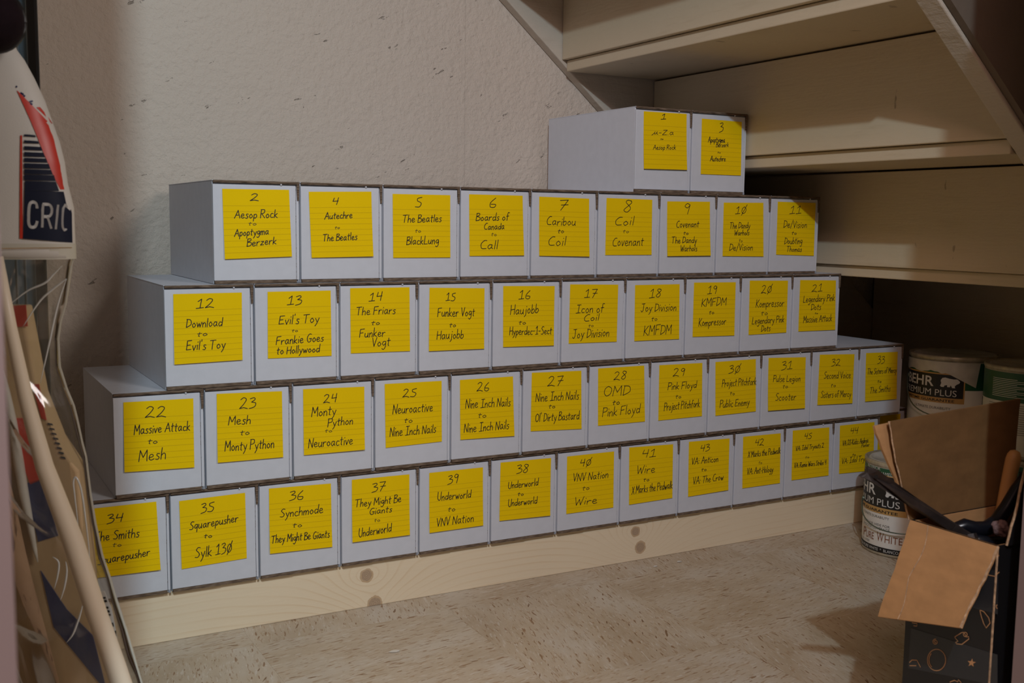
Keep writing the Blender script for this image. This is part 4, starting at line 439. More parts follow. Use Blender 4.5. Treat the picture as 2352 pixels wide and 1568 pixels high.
# ---------------------------------------------------------------- handwriting: single stroke letters, cap height 100
GL = {
'A':(62,'|0,0 35,100 62,0;|12,38 52,40'),'B':(46,'|4,98 0,0;0,98 34,98 38,76 4,55;4,55 45,45 42,10 0,0'),'C':(52,'50,96 28,95 4,55 14,8 52,6'),
'D':(52,'|6,98 2,2;0,98 42,88 50,35 2,0'),'E':(48,'|48,98 5,95 0,3 46,6;|3,50 36,53'),'F':(48,'|50,99 4,95 0,0;|2,50 38,54'),'G':(56,'50,94 25,96 3,50 18,4 46,10 50,40;|28,42 56,43'),
'H':(50,'|2,97 0,0;|50,100 46,0;|0,48 49,53'),'I':(50,'|6,97 50,100;|28,98 25,2;|0,0 50,4'),'J':(48,'|6,95 48,98;31,97 30,22 14,-2 0,14'),'K':(48,'|4,100 0,0;|46,97 4,42 48,0'),
'L':(44,'|6,100 0,4 44,5'),'M':(64,'|0,0 6,98 31,34 58,98 62,0'),'N':(52,'|0,0 4,98 44,2 52,102'),'O':(56,'26,99 5,75 4,30 24,2 50,25 52,75 26,99'),'P':(46,'|5,98 0,0;0,97 44,93 42,58 3,48'),
'R':(50,'|5,98 0,0;0,97 42,95 38,60 4,50;|12,50 50,0'),'S':(46,'46,92 26,98 8,76 26,55 42,30 28,5 0,8'),'T':(58,'|0,96 58,100;|28,97 23,0'),'U':(48,'2,100 0,32 18,1 40,15 48,100'),
'V':(46,'|0,100 22,0 46,102'),'W':(68,'|0,100 14,0 34,72 48,0 68,102'),'X':(48,'|2,100 48,0;|46,100 0,0'),'Z':(48,'|2,96 46,98 0,3 48,4'),'Y':(46,'|0,100 20,52;|46,100 14,0'),
'0':(50,'24,98 4,72 6,22 24,2 44,28 42,76 24,98'),'Ø':(54,'28,90 8,66 8,22 26,4 46,28 44,70 28,90;|8,-18 52,118'),'1':(46,'|6,74 27,100 24,2;|0,0 46,5'),'2':(54,'2,82 20,100 40,84 26,42 0,1;|0,1 28,9 54,-2'),
'3':(42,'0,90 26,100 34,82 12,57;12,57 42,46 36,10 2,-6'),'4':(46,'|10,95 3,47 44,52;|42,100 36,0'),'5':(46,'46,100 12,88 14,62;14,62 46,40 34,2 0,3'),'6':(42,'34,100 6,52 8,8 34,4 40,32 10,36'),
'7':(48,'|2,93 46,98 14,-2;|12,48 50,52'),'8':(42,'38,88 18,98 8,80 38,34 22,1 2,18 26,55 40,78 34,94'),'9':(40,'38,86 18,99 4,76 22,58 38,84;|38,86 30,0'),
'a':(46,'36,50 14,52 2,24 16,2 35,28;36,52 36,16 46,4'),'b':(38,'|4,100 1,3;2,34 24,50 36,24 18,0 2,8'),'c':(36,'34,46 14,50 2,24 14,3 36,8'),'d':(42,'36,44 12,48 2,22 15,2 36,22;|42,102 38,2'),
'e':(40,'4,26 30,32 28,50 10,50 2,22 16,1 40,10'),'f':(34,'38,94 22,100 15,78 10,0;|0,52 32,56'),'g':(40,'36,50 14,52 2,28 18,10 36,32;36,50 36,-8 18,-36 0,-26'),'h':(38,'|4,100 0,0;1,32 20,52 33,38 34,0'),
'i':(9,'|5,50 3,2;|7,76 8,82'),'j':(22,'18,52 16,-8 0,-34;|20,76 21,82'),'k':(38,'|4,100 0,0;|32,52 4,26 36,0'),'l':(9,'|5,103 3,2'),'m':(56,'|0,50 2,0;2,28 15,52 25,40 25,0;25,28 40,52 52,38 52,0'),
'n':(36,'|0,50 2,0;2,30 18,52 31,38 32,0'),'o':(40,'20,52 3,30 16,2 37,24 20,52'),'p':(38,'|4,50 0,-36;3,40 24,52 35,25 18,1 3,12'),'q':(38,'34,48 14,52 2,26 15,8 33,28;|36,52 32,-36'),
'r':(32,'|0,50 2,0;2,26 14,48 32,48'),'s':(30,'30,50 12,52 9,36 27,20 18,1 0,4'),'t':(32,'|16,86 12,8 22,0;|0,56 34,60'),'u':(42,'2,50 1,14 18,2 34,24;|36,52 35,6 42,0'),'v':(34,'|0,50 14,0 34,54'),
'w':(52,'|0,50 12,0 25,42 36,0 52,54'),'x':(36,'|2,50 34,0;|34,50 0,0'),'y':(38,'|2,50 18,10;38,54 18,-10 2,-38'),'z':(36,'|3,50 34,50 0,2 36,4'),"'":(8,'|5,106 3,88'),'-':(30,'|0,40 26,42'),
'/':(30,'|0,-12 30,106'),':':(10,'|4,48 5,42;|3,10 4,4'),'.':(10,'|3,8 5,2'),'μ':(52,'-16,-12 8,30 16,60;12,42 14,14 28,18 40,62;40,40 42,10 52,10')}
_gc = {}
def glyph(ch):
    if ch not in _gc:
        w_, s_ = GL[ch]; st = []
        for q in s_.split(';'):
            sm = q[0] != '|'; P = [tuple(float(a)/100 for a in p.split(',')) for p in q.lstrip('|').split()]
            if sm and len(P) > 2:
                R_ = []
                for i in range(len(P)-1):
                    p0 = P[max(i-1, 0)]; p1 = P[i]; p2 = P[i+1]; p3 = P[min(i+2, len(P)-1)]
                    for k in range(5):
                        u = k/5
                        R_.append(tuple(.5*((2*b)+(-a+c)*u+(2*a-5*b+4*c-d)*u*u+(-a+3*b-3*c+d)*u**3) for a, b, c, d in zip(p0, p1, p2, p3)))
                P = R_ + [P[-1]]
            if sm: st.append(P)
            else: st += [[P[i], P[i+1]] for i in range(len(P)-1)]
        _gc[ch] = (w_/100, st)
    return _gc[ch]
def strokes(text):
    out = []; x = 0
    for ch in text:
        if ch == ' ': x += .30; continue
        w_, st = glyph(ch); j = random.uniform(-.03, .03); k = random.uniform(.94, 1.06)
        out += [[(x + px + .10*py, (py*k + j)) for px, py in s] for s in st]; x += w_ + .12
    xs = [p[0] for s in out for p in s]; lo, hi = min(xs), max(xs)
    return [[((p[0]-lo)/(hi-lo), p[1]) for p in s] for s in out]

# ---------------------------------------------------------------- 46 white storage boxes
BH, BD = .146, .2925
ROWNAME = {1: 'top pair of boxes', 2: 'second row', 3: 'middle row', 4: 'fourth row', 5: 'bottom row'}
def storage_box(num, row, k, note, lines):
    xs = SEAM[row]; bw = xs[k+1]-xs[k]; zb = PH + (5-row)*BH; y0 = ROWY.get(row, 0)
    if row == 5 and k == 12: y0 += .045
    n = len(xs)-1
    ORD = ['leftmost', 'second from left', 'third from left', 'fourth from left', 'fifth from left', 'sixth from left', 'seventh from left', 'eighth from left', 'ninth from left', 'tenth from left', 'eleventh from left', 'twelfth from left']
    where = 'rightmost' if k == n-1 else ORD[k]
    if row == 5 and k == 11: where = 'just left of the paint cans'
    lab = ('white box with yellow note %s, %s in the %s' % (num, where, ROWNAME[row])) if num else 'white box half hidden behind the paint cans at the right end of the beam'
    t = thing('storage_box', lab, 'box', (xs[k], y0, zb), 'white storage boxes in the stacked rows')
    g = .0009; rnd = random.Random(row*100+k)
    fr = bw - .0062 + rnd.uniform(-.0006, .0006)
    MB().box(g, .0050, .0006, bw-g, BD, BH-.0012).build('body', M['card'], t)
    MB().box(g, .0002, .0052, fr, .0049, BH-.0058).build('front_panel', M['card'], t, bevel=.0006)
    MB().box(fr+.0007, .0008, .0050, bw-.0020, .0049, BH-.0065).build('side_panel_edge', M['card'], t, bevel=.0004)
    pf = MB()
    for q in range(34):
        if rnd.random() < .28: pf.box(fr+.0002, .0010, .008+q*.0038, fr+.0005, .0040, .008+q*.0038+.0022)
    pf.build('perforation', M['edge'], t)['kind'] = 'stuff'
    sx = bw*rnd.uniform(.38, .55)
    be = MB().box(.0016, .0006, .0006, bw-.006, .0049, .0050).box(.002, -.0004, .0006, sx, .0006, .0034)
    be.build('bottom_edge', M['edge'], t)
    MB().box(bw-.0046, .0002, .0004, bw-.0016, .0030, .0050).build('corner_nub', M['card_in'], t, bevel=.0008)
    lid = MB().box(.0006, .0026, BH-.0011, bw-.0006, BD, BH-.0001).build('lid', M['card'], t)
    MB().box(.0008, -.0020, BH-.0040, bw-.0010, .0025, BH-.0002).build('lid_edge', M['edge'], lid, bevel=.0014)
    ln_ = rnd.uniform(.024, .030)
    MB().slab([(bw-.0058, -.0016, BH-.0040), (bw-.0015, -.0016, BH-.0040), (bw-.0018, -.0016, BH-ln_), (bw-.0046, -.0016, BH-ln_-.002)], (0, .0034, 0)).build('lid_flap', M['edge'], lid, bevel=.0006)
    nx = bw*rnd.uniform(.72, .78)
    MB().box(nx, -.0026, BH-.0058, nx+.0022, .0001, BH-.0036).build('locking_tab', M['card'], lid, bevel=.0006)
    if note is None: return t
    lift = rnd.choice([.0006, .0010, .0022, .0032]); side = rnd.uniform(.3, 1)
    TL, TR, BR, BL = [Vector(q) for q in note]
    def yv(x, z):
        v = max(0, min(1, (TL.y - z)/(TL.y - BL.y))); u = max(0, min(1, (x-TL.x)/(TR.x-TL.x)))
        return -.0007 - lift*(v**2.2)*(side + (1-side)*u)
    rows = []
    for j in range(9):
        v = j/8; a = TL.lerp(BL, v); b = TR.lerp(BR, v)
        rows.append([(q.x, yv(q.x, q.y), q.y) for q in [a.lerp(b, i/4) for i in range(5)]])
    no = MB().grid(rows).build('sticky_note', M['note'], t, solid='open')
    sm = no.modifiers.new('s', 'SOLIDIFY'); sm.thickness = .0003
    hb = MB()
    for tx, xa, za, xb, zb_, H in lines:
        for s in strokes(tx):
            P = []
            for px, py in s:
                x = xa + (xb-xa)*px; z = za + (zb_-za)*px + H*py; P.append((x, yv(x, z)-.00035, z))
            Wd = .00125 if H > .0085 else .00105 if H > .006 else .0008
            hb.ribbon(P, Wd, (0, -1, 0))
            if len(P) and len(s) > 1:
                for e in (P[0], P[-1]):
                    q = Wd*.5; hb.add([(e[0]+q*math.cos(a_), e[1], e[2]+q*math.sin(a_)) for a_ in [i_*math.pi/3 for i_ in range(6)]], [tuple(range(6))])
    hb.build('handwriting', M['ink'], no, solid='open')
    return t
for num, row, k, note, lines in NOTES: storage_box(num, row, k, note, lines)
storage_box(None, 5, 12, [(.016, .135), (.11, .135), (.111, .038), (.016, .037)], [])
# ---------------------------------------------------------------- text as geometry (built-in font)
def text_mb(body, height, bold=0.0, sx=1.0, maxlen=None):
    cu = bpy.data.curves.new('t', 'FONT'); cu.body = body; cu.size = 1.0; cu.offset = bold; cu.resolution_u = 3
    o = bpy.data.objects.new('t', cu); COL.objects.link(o)
    bpy.context.view_layer.update()
    me = bpy.data.meshes.new_from_object(o.evaluated_get(bpy.context.evaluated_depsgraph_get()))
    bpy.data.objects.remove(o); bm = bmesh.new(); bm.from_mesh(me); bpy.data.meshes.remove(me)
    bmesh.ops.triangulate(bm, faces=bm.faces)
    xs = [v.co.x for v in bm.verts]; x0, x1 = min(xs), max(xs)
    V = [((v.co.x-x0)*height/.72*sx, v.co.y*height/.72) for v in bm.verts]; F = [tuple(v.index for v in f.verts) for f in bm.faces]
    bm.free(); wd = (x1-x0)*height/.72*sx
    if maxlen: k = maxlen/wd; V = [(x*k, y) for x, y in V]; wd = maxlen
    return V, F, wd

# ---------------------------------------------------------------- paint cans
def on_can(cx, cy, r):
    n = Vector((CP.x-cx, CP.y-cy, 0)).normalized(); a = Vector((-n.y, n.x, 0))
    return lambda th, z, off=.0004: n*((r+off)*math.cos(th)) + a*((r+off)*math.sin(th)) + Vector((0, 0, z))
def patch(F, t0, t1, z0, z1, off=.0004, rc=0):
    n = max(4, int(abs(t1-t0)/.08)); mb = MB()
    mb.grid([[F(t0+(t1-t0)*i/n, z, off) for i in range(n+1)] for z in (z1, z0)])
    return mb
def wrap(F, body, h, tc, z, off=.0012, bold=0, length=None, r=.08, align='c', sx=1.0):
    V, Fc, wd = text_mb(body, h, bold, sx, length)
    t0 = tc - (wd/r/2 if align == 'c' else 0)
    return MB().add([F(t0 + x/r, z + y, off) for x, y in V], Fc)
BEAR = [(968,570),(977,545),(970,522),(985,500),(1010,495),(1045,503),(1080,507),(1108,505),(1120,514),(1134,527),(1128,540),(1106,552),(1090,566),(1095,583),(1070,583),(1058,560),(1050,577),(1030,577),(1026,560),(1005,566),(1000,579),(978,579)]
def paint_can(x, y, z0, r, h, style, label, rot=0.0, turn=0.0):
    t = thing('paint_can', label, 'paint can', (x, y, z0), None)
    F_ = on_can(x, y, r); F = lambda th, z, off=.0004: F_(th+rot, z, off)
    MB().lathe([(0, .001), (r*.97, .001), (r*.99, .0), (r*1.012, .0035), (r, .007), (r, h-.010), (r*1.015, h-.008)]).build('body', M['rim'], t, smooth=True)
    MB().lathe([(r, h-.010), (r*1.02, h-.006), (r*1.02, h-.001), (r*.985, h), (r*.95, h-.003), (r*.93, h-.005)]).build('rim', M['rim'], t, smooth=True)
    ld = MB().lathe([(r*.93, h-.0050), (r*.90, h-.0015), (r*.86, h-.0012), (r*.82, h-.005), (r*.4, h-.0055), (0, h-.0055)]).build('lid', M['lid'], t, smooth=True)
    w0, w1 = -math.pi, math.pi
    lb = MB(); n = 48
    lb.grid([[F(w0+(w1-w0)*i/n, z, .0003) for i in range(n+1)] for z in (h-.011, .008)])
    lab = lb.build('paper_label', M['canwhite'], t, smooth=True, solid='open')
    g0 = {'white': .60, 'bear': .62, 'green': .62}[style]
    patch(F, -math.pi, math.pi, h*g0, h-.0112, .0006).build('green_band', M['green'], lab, smooth=True, solid='open')
    def add(mb, nm, m): mb.build(nm, M[m], lab, solid='open')
    if style in ('white', 'bear'):
        if style == 'white': b1, b0, gz, te, sw = .855, .515, .45, .02, 2.1
        else: b1, b0, gz, te, sw = .79, .525, .465, .22, 1.75
        add(patch(F, te-sw, te+.03, h*gz, h*(b1+.015), .0008), 'gold_band', 'tan')
        add(patch(F, te-sw, te, h*b0, h*b1, .0010), 'badge', 'black')
        add(wrap(F, 'BEHR', h*.115, te-sw*.62, h*(b0+.125), bold=.018, r=r, length=r*sw*.50), 'lettering', 'white')
        kx = r*.42/166.
        em = MB()
        for q in range(42):
            xa = 968+q*4; xb = xa+4; xm = xa+2; cr_ = []
            for (x0, y0), (x1, y1) in zip(BEAR, BEAR[1:]+BEAR[:1]):
                if (x0 <= xm < x1) or (x1 <= xm < x0): cr_.append(y0+(y1-y0)*(xm-x0)/(x1-x0))
            cr_.sort()
            for ya, yb in zip(cr_[::2], cr_[1::2]):
                G_ = lambda px, py: F(te-.50+(px-968)*kx/r, h*(b0+.12)+(583-py)*h*.115/88, .0014)
                em.add([G_(xa, ya), G_(xb, ya), G_(xb, yb), G_(xa, yb)], [(0, 1, 2, 3)])
        add(em, 'bear_emblem', 'white')
        add(wrap(F, 'PREMIUM PLUS', h*.075, te-.10-(sw-.2)/2, h*(b0+.02), r=r, length=r*(sw-.28)), 'lettering', 'white')
        add(wrap(F, 'LIFETIME GUARANTEE', h*.030, te-.12-(sw-.3)/2, h*(gz+.014), r=r, length=r*(sw-.42), bold=.01), 'lettering', 'black')
        if style == 'white':
            add(wrap(F, 'INTERIOR', h*.034, te-1.15, h*.91, r=r, align='l'), 'lettering', 'white')
            add(wrap(F, 'SEMI-GLOSS ENAMEL', h*.036, te-1.35, h*.865, r=r, align='l', length=r*1.0), 'lettering', 'white')
            add(wrap(F, 'ULTIMATE DURABILITY', h*.026, te-.85, h*.40, r=r, length=r*.95), 'lettering', 'grayprint')
            add(wrap(F, 'SUPERIOR HIDE FOR', h*.026, te-.80, h*.315, r=r, length=r*.9), 'lettering', 'grayprint')
            add(wrap(F, 'SMOOTH COVERAGE', h*.030, te-.80, h*.275, r=r, length=r*.9), 'lettering', 'grayprint')
            add(wrap(F, 'P', h*.10, te-1.22, h*.155, r=r, align='l'), 'lettering', 'brownprint')
            add(wrap(F, 'URE', h*.078, te-1.07, h*.155, r=r, align='l', length=r*.30), 'lettering', 'brownprint')
            add(wrap(F, 'W', h*.10, te-.68, h*.155, r=r, align='l', length=r*.19), 'lettering', 'brownprint')
            add(wrap(F, 'HITE', h*.078, te-.46, h*.155, r=r, align='l', length=r*.42), 'lettering', 'brownprint')
            add(wrap(F, 'No. 3050', h*.024, te-1.1, h*.115, r=r, length=r*.36), 'lettering', 'grayprint')
            add(patch(F, -2.2, 2.2, h*.035, h*.095, .0008), 'base_band', 'black')
            add(wrap(F, 'ULTRA PURE WHITE  *  BLANCO ULTRA PURO', h*.032, te-.50, h*.05, r=r, length=r*1.9, off=.0014), 'lettering', 'white')
        else:
            add(patch(F, te+.45, te+.60, h*.3, h*.56, .0009), 'side_text_block', 'grayprint')
            add(wrap(F, 'ULTIMATE DURABILITY', h*.03, te-.70, h*.39, r=r, length=r*.9), 'lettering', 'grayprint')
            # spilled white paint over the top of the label
            top = h-.0113; n = 26; lo = []
            for i in range(n+1):
                th = -1.5 + 2.15*i/n
                zz = h*(.815 - .012*math.sin(i*.9) - .008*math.sin(i*3.1)) if th < -.1 else h*(.80 - .15*min(1, (th+.1)/.6)) if th < .55 else h*.93
                lo.append((th, zz))
            mb = MB().grid([[F(th, top, .0022) for th, zz in lo], [F(th, zz, .0022) for th, zz in lo]])
            o = mb.build('paint_spill', M['lid'], t, smooth=True, solid='open'); tag(o, 'dried white paint running over the label')
    else:
        add(patch(F, -.15, .5, h*.80, h*.885, .001), 'badge', 'black')
        add(wrap(F, 'BEHR', h*.045, .08, h*.835, r=r, bold=.02, length=r*.3), 'lettering', 'white')
        for i in range(11):
            z = h*(.86 - i*.019); mb = patch(F, -1.15, -.30 - (.1 if i % 3 else .25), z, z+.0009, .0010); add(mb, 'small_print', 'canwhite')
        for i in range(14):
            z = h*(.585 - i*.024); mb = patch(F, -1.25, .4 - (.2 if i % 4 else .5), z, z+.0009, .0010); add(mb, 'small_print', 'grayprint')
    # wire handle hanging in front
    if style != 'green':
        hw = 1.18; pts = []
        for i in range(25):
            u = -1+2*i/24
            if style == 'white': zz = h*(.54 - .24*(1-u*u)**.6)
            else: zz = h*(.72 - .40*(1-u*u)**.6)
            off = .004 + .012*(1-u*u)
            pts.append(F_(u*hw-.15, zz, off))
        MB().tube(pts, .0013, 6).build('handle', M['wire'], t, smooth=True)
        for s in ((-1,) if style == 'bear' else (0, -1)): MB().tube([F_((hw if s == 0 else -hw)-.15, (pts[0].z), .0), F_((hw if s == 0 else -hw)-.15, pts[0].z, .004)], .0045, 12).build('handle_ear', M['wire'], t)
    return t
paint_can(1.44, -.160, 0, .075, .175, 'white', 'white paint can reading PURE WHITE on the floor beside the pine beam')
paint_can(1.683, -.058, 0, .0865, .175, 'green', 'paint can on the floor hidden under the can with the bear emblem')
paint_can(1.683, -.058, .1752, .0865, .175, 'bear', 'paint-splashed can with a bear emblem, standing on another can')
paint_can(1.683, -.236, 0, .085, .175, 'green', 'paint can on the floor under the green banded can')
paint_can(1.683, -.236, .1752, .085, .173, 'green', 'green banded paint can at the far right, top of its stack', rot=.25)

# ---------------------------------------------------------------- black printed carton with open flaps and tools
CX, CY0, CY1, CH, CLN = .7345, -.8725, -.7679, .2988, .166
ct = thing('open_carton', 'black printed cardboard carton with open tan flaps, holding tools', 'carton', (CX, -.820, 0))
inv = Vector((-CX, .820, 0))
def cm(mb, name, m, **k):
    mb.v = [tuple(Vector(v)+inv) for v in mb.v]; return mb.build(name, m, k.pop('parent', ct), **k)
def wall_pair(x0, y0, x1, y1, name):
    cm(MB().box(x0, y0, 0.002, x1, y1, CH), name, M['gloss_black'])
th = .004
cm(MB().box(CX, CY0, .0005, CX+CLN, CY1, .004), 'bottom', M['kraft'])
cm(MB().box(CX, CY0, .004, CX+.002, CY1, CH), 'front_panel', M['gloss_black'])
cm(MB().box(CX+.002, CY0+.002, .004, CX+th, CY1-.002, CH-.0005), 'inner_liner', M['kraft'])
cm(MB().box(CX+.002, CY0, .004, CX+CLN, CY0+.002, CH), 'side_panel', M['gloss_black'])
cm(MB().box(CX+th, CY0+.002, .004, CX+CLN-th, CY0+th, CH-.0005), 'inner_liner', M['kraft'])
cm(MB().box(CX+.002, CY1-.002, .004, CX+CLN, CY1, CH), 'side_panel', M['gloss_black'])
cm(MB().box(CX+th, CY1-th, .004, CX+CLN-th, CY1-.002, CH-.0005), 'inner_liner', M['kraft'])
cm(MB().box(CX+CLN-.002, CY0+.002, .004, CX+CLN, CY1-.002, CH), 'end_panel', M['gloss_black'])
for yy in (CY0, ): cm(MB().tube([(CX-.0003, yy, .004), (CX-.0003, yy, CH)], .0011, 6), 'worn_corner_edge', M['kraft_edge'])
def flap(name, p0, p1, q1, q0, tk, label, m='kraft', ragged=True, sub=10, nrm=None, back=None):
    """p0,p1 hinge, q0,q1 free corners; a bent, slightly ragged sheet of board"""
    p0, p1, q0, q1 = map(Vector, (p0, p1, q0, q1)); n = (p1-p0).cross(q0-p0).normalized() if nrm is None else Vector(nrm)
    rows = []; rnd = random.Random(len(label))
    for j in range(sub+1):
        v = j/sub; a = p0.lerp(q0, v); b = p1.lerp(q1, v); row = []
        for i in range(sub+1):
            u = i/sub; c_ = a.lerp(b, u) + n*(.0035*math.sin(v*math.pi)*math.sin(u*2.4+.4))
            if ragged and i == sub: c_ += (b-a).normalized()*rnd.uniform(-.0014, .0012)
            if ragged and i == 0: c_ += (a-b).normalized()*rnd.uniform(-.0010, .0008)
            row.append(c_)
        rows.append(row)
    mb = MB().grid(rows); k = len(rows[0]); N0 = len(mb.v)
    mb.v += [tuple(Vector(v)+n*tk) for v in mb.v[:N0]]; mb.uv += mb.uv[:N0]
    mb.f += [tuple(N0+i for i in f)[::-1] for f in mb.f[:]]
    bd = [i for i in range(k)] + [j*k+k-1 for j in range(1, sub+1)] + [sub*k+i for i in range(k-2, -1, -1)] + [j*k for j in range(sub-1, 0, -1)]
    mb.f += [(bd[i], bd[(i+1) % len(bd)], N0+bd[(i+1) % len(bd)], N0+bd[i]) for i in range(len(bd))]
    o = cm(mb, name, M[m]); tag(o, label); return o, rows, n
fo, rows, n = flap('front_flap', (CX-.001, CY1, CH), (CX-.001, CY0, CH), FL[0], FL[1], .003, 'tan flap folded down over the front', nrm=(.9, .0, -.4))
# crease on the hanging flap and torn side edges
e = [r[-1] for r in rows]; MBt = MB().tube([p - n*.0002 for p in e], [.0010+.0004*math.sin(i*2.1) for i in range(len(e))], 5, flat=1)
MBt.v = [tuple(Vector(v)+inv) for v in MBt.v]; MBt.build('torn_edge', M['kraft_edge'], fo)
cr = MB(); P = []
for i in range(17):
    v = i/16; j = v*10; j0 = min(9, int(j)); f_ = j-j0
    u = .22+.035*math.sin(v*7) + (.06 if v > .55 else .0)*math.sin((v-.55)*6); ii = u*10; i0 = int(ii); g_ = ii-i0
    P.append(rows[j0][i0].lerp(rows[j0][i0+1], g_).lerp(rows[j0+1][i0].lerp(rows[j0+1][i0+1], g_), f_))
cr.ribbon(P, .0011, n, -.0006); cr.v = [tuple(Vector(v)+inv) for v in cr.v]; cr.build('crease_or_glint', M['kraft_edge'], fo, solid='open')
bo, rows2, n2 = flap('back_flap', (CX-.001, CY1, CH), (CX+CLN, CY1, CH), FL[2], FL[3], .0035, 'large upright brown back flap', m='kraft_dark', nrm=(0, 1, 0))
e = [r[0] for r in rows2]; m_ = MB().tube([p + n2*.0015 for p in e], [.0010+.0004*math.sin(i*2.7) for i in range(len(e))], 5); m_.v = [tuple(Vector(v)+inv) for v in m_.v]; m_.build('torn_edge', M['kraft_edge'], bo)
flap('second_flap', FL[4], FL[5], FL[6], FL[7], .003, 'narrow tan flap behind the large one', nrm=(0, 1, 0))
so, rows3, n3 = flap('side_flap', (CX+.009, CY0-.001, CH), (CX+CLN, CY0-.001, CH), FL[8], FL[9], .003, 'black side flap standing up with a brown cut edge', m='gloss_black', nrm=(0, -1, 0))
e = [r[0] for r in rows3]; m_ = MB().tube([p + n3*.001 for p in e], .0014, 5); m_.v = [tuple(Vector(v)+inv) for v in m_.v]; m_.build('cut_edge', M['kraft_edge'], so)
fp = CX-.0004
for i, q in enumerate(TAPE): cm(MB().slab([(fp, y, z) for y, z in q], (.0004, 0, 0)), 'packing_tape', M['tape'])
for d in DOOD: cm(MB().ribbon([(fp-.0004, y, z) for y, z in d], .0008, (-1, 0, 0)), 'printed_doodle', M['gold'], solid='open')
cm(MB().add([(fp-.0004, y, z) for y, z in STAR], [tuple(range(10))]), 'printed_star', M['gold'], solid='open')

# tools in the carton
t = thing('pry_bar', 'flat rusty black pry bar leaning out of the carton over the paint can', 'pry bar', BAR[2])
iv = -Vector(BAR[2])
def rel(mb, off): mb.v = [tuple(Vector(v)+off) for v in mb.v]; return mb
P = [Vector(p) for p in BAR]; P = [P[0]+(P[0]-P[1]).normalized()*.0] + P[1:]
dr = (P[3]-P[1]).normalized(); view = (CP-P[2]).normalized(); sd = dr.cross(view).normalized(); fn = sd.cross(dr).normalized()
ws = [.0066, .0068, .0060, .0057, .0056]; mb = MB(); 
pts = [P[0]-sd*ws[0]*1.0, P[0]-sd*.001+dr*.004, P[0]+sd*ws[0]*.9-dr*.001] ; pts += [P[i]+sd*ws[i] for i in (1, 2, 3, 4)] + [P[i]-sd*ws[i] for i in (4, 3, 2, 1)]
rel(mb.slab(pts, -fn*.005), iv).build('bar', M['steel_dark'], t, bevel=.0012)
hc = P[1]+dr*.001+fn*.0006; rel(MB().add([hc+sd*.0022*math.cos(a)+dr*.0022*math.sin(a) for a in [i*math.pi/8 for i in range(16)]], [tuple(range(16))]), iv).build('nail_hole', M['black'], t, solid='open')
rel(MB().tube([P[4]-fn*.003, Vector((P[4].x+.030, P[4].y+.006, .16)), Vector((P[4].x+.045, P[4].y+.008, .012))], .0055, 8), iv).build('shank', M['steel_dark'], t)
t = thing('pliers', 'blue-black rubber gripped pliers lying across the top of the carton', 'pliers', GRIP[4]); iv = -Vector(GRIP[4])
rel(MB().tube(GRIP, [.0042, .0062, .0075, .008, .008, .0075, .0073, .007, .0066], 12), iv).build('handle', M['grip'], t, smooth=True)
rel(MB().tube([Vector(p)+Vector((.010, -.010, -.014)) for p in GRIP[1:]], [.005, .0058, .007, .0074, .0074, .007, .007, .0066], 12), iv).build('handle', M['grip'], t, smooth=True)
rel(MB().tube([Vector(GRIP[2])+Vector((0, -.006, -.008)), Vector((.79, -.850, .16)), Vector((.79, -.852, .02))], [.008, .011, .005], 8), iv).build('jaws', M['steel_dark'], t)
t = thing('wooden_handled_tool', 'orange varnished wooden tool handle standing in the carton', 'tool', (.86, -.80, .02)); iv = Vector((-.86, .80, -.02))
A, B = Vector(WOOD[0]), Vector(WOOD[1]); d = (B-A).normalized()
rel(MB().tube([A-d*.03, A, A.lerp(B, .5), B-d*.006, B-d*.001, B+d*.003, B+d*.0045], [.0063, .0070, .0077, .0080, .0072, .005, .001], 14), iv).build('handle', M['orange_wood'], t, smooth=True)
rel(MB().tube([A-d*.028, Vector((.852, -.793, .05)), Vector((.85, -.793, .006))], [.004, .004, .003], 8), iv).build('blade', M['steel_dark'], t)
bm = bmesh.new(); bmesh.ops.create_icosphere(bm, subdivisions=3, radius=.0085)
for v in bm.verts: v.co *= 1 + .45*noise.noise(v.co*160)
me = bpy.data.meshes.new('crumpled_wad'); bm.to_mesh(me); bm.free(); me.materials.append(M['wad'])
o = bpy.data.objects.new('crumpled_wad', me); COL.objects.link(o); o.location = WAD; tag(o, 'small dusty crumpled wad beside the pliers in the carton', 'rag')

# ---------------------------------------------------------------- clear sports bag on the left
bag = thing('cricket_bag', 'white and clear plastic sports bag lettered CRICKET leaning at the left edge', 'bag', PV(-.45, 0, 1.03)); ib = -PV(-.45, 0, 1.03)
bagx = lambda mb: rel(mb, ib)
DEP = .032
def shell(R_, n=40, full=True, wob=0):
    rows = []
    for k, (sc, z, hw) in enumerate(R_):
        row = []
        for i in range(n+1):
            a = -math.pi + 2*math.pi*i/n; w_ = 1+wob*math.sin(a*5+k*.12)*abs(math.cos(a))
            if wob:
                q = noise.noise(Vector((a*2.3+z*3, z*9, 1))) ; rd = (1-abs(q)*5) if abs(q) < .2 else 0
                w_ += .22*rd*abs(math.cos(a)) + .25*noise.noise(Vector((a*1.2, z*6, 4)))*abs(math.cos(a))
            row.append(PV(sc+hw*math.sin(a), z, 1.02 - DEP*hw/.08*math.cos(a)*w_))
        rows.append(row)
    return MB().grid(rows)
def refine(R_, n):
    out = []
    for i in range(len(R_)-1):
        for k in range(n): u = k/n; out.append(tuple(R_[i][j]*(1-u)+R_[i+1][j]*u for j in range(3)))
    return out + [R_[-1]]
up = bagx(shell(refine(RING1, 2))).build('printed_fabric_top', M['fabric'], bag, smooth=True, solid='open')
up.modifiers.new('s', 'SOLIDIFY').thickness = .0008
def decal(g, name, m, off=0.0):
    mb = MB(); mb.grid([[PV(s, z, 1.02-d-off) for s, z, d in r] for r in g]); bagx(mb).build(name, M[m], up, smooth=True, solid='open')
for g in RED: decal(g, 'red_print', 'red', .0010)
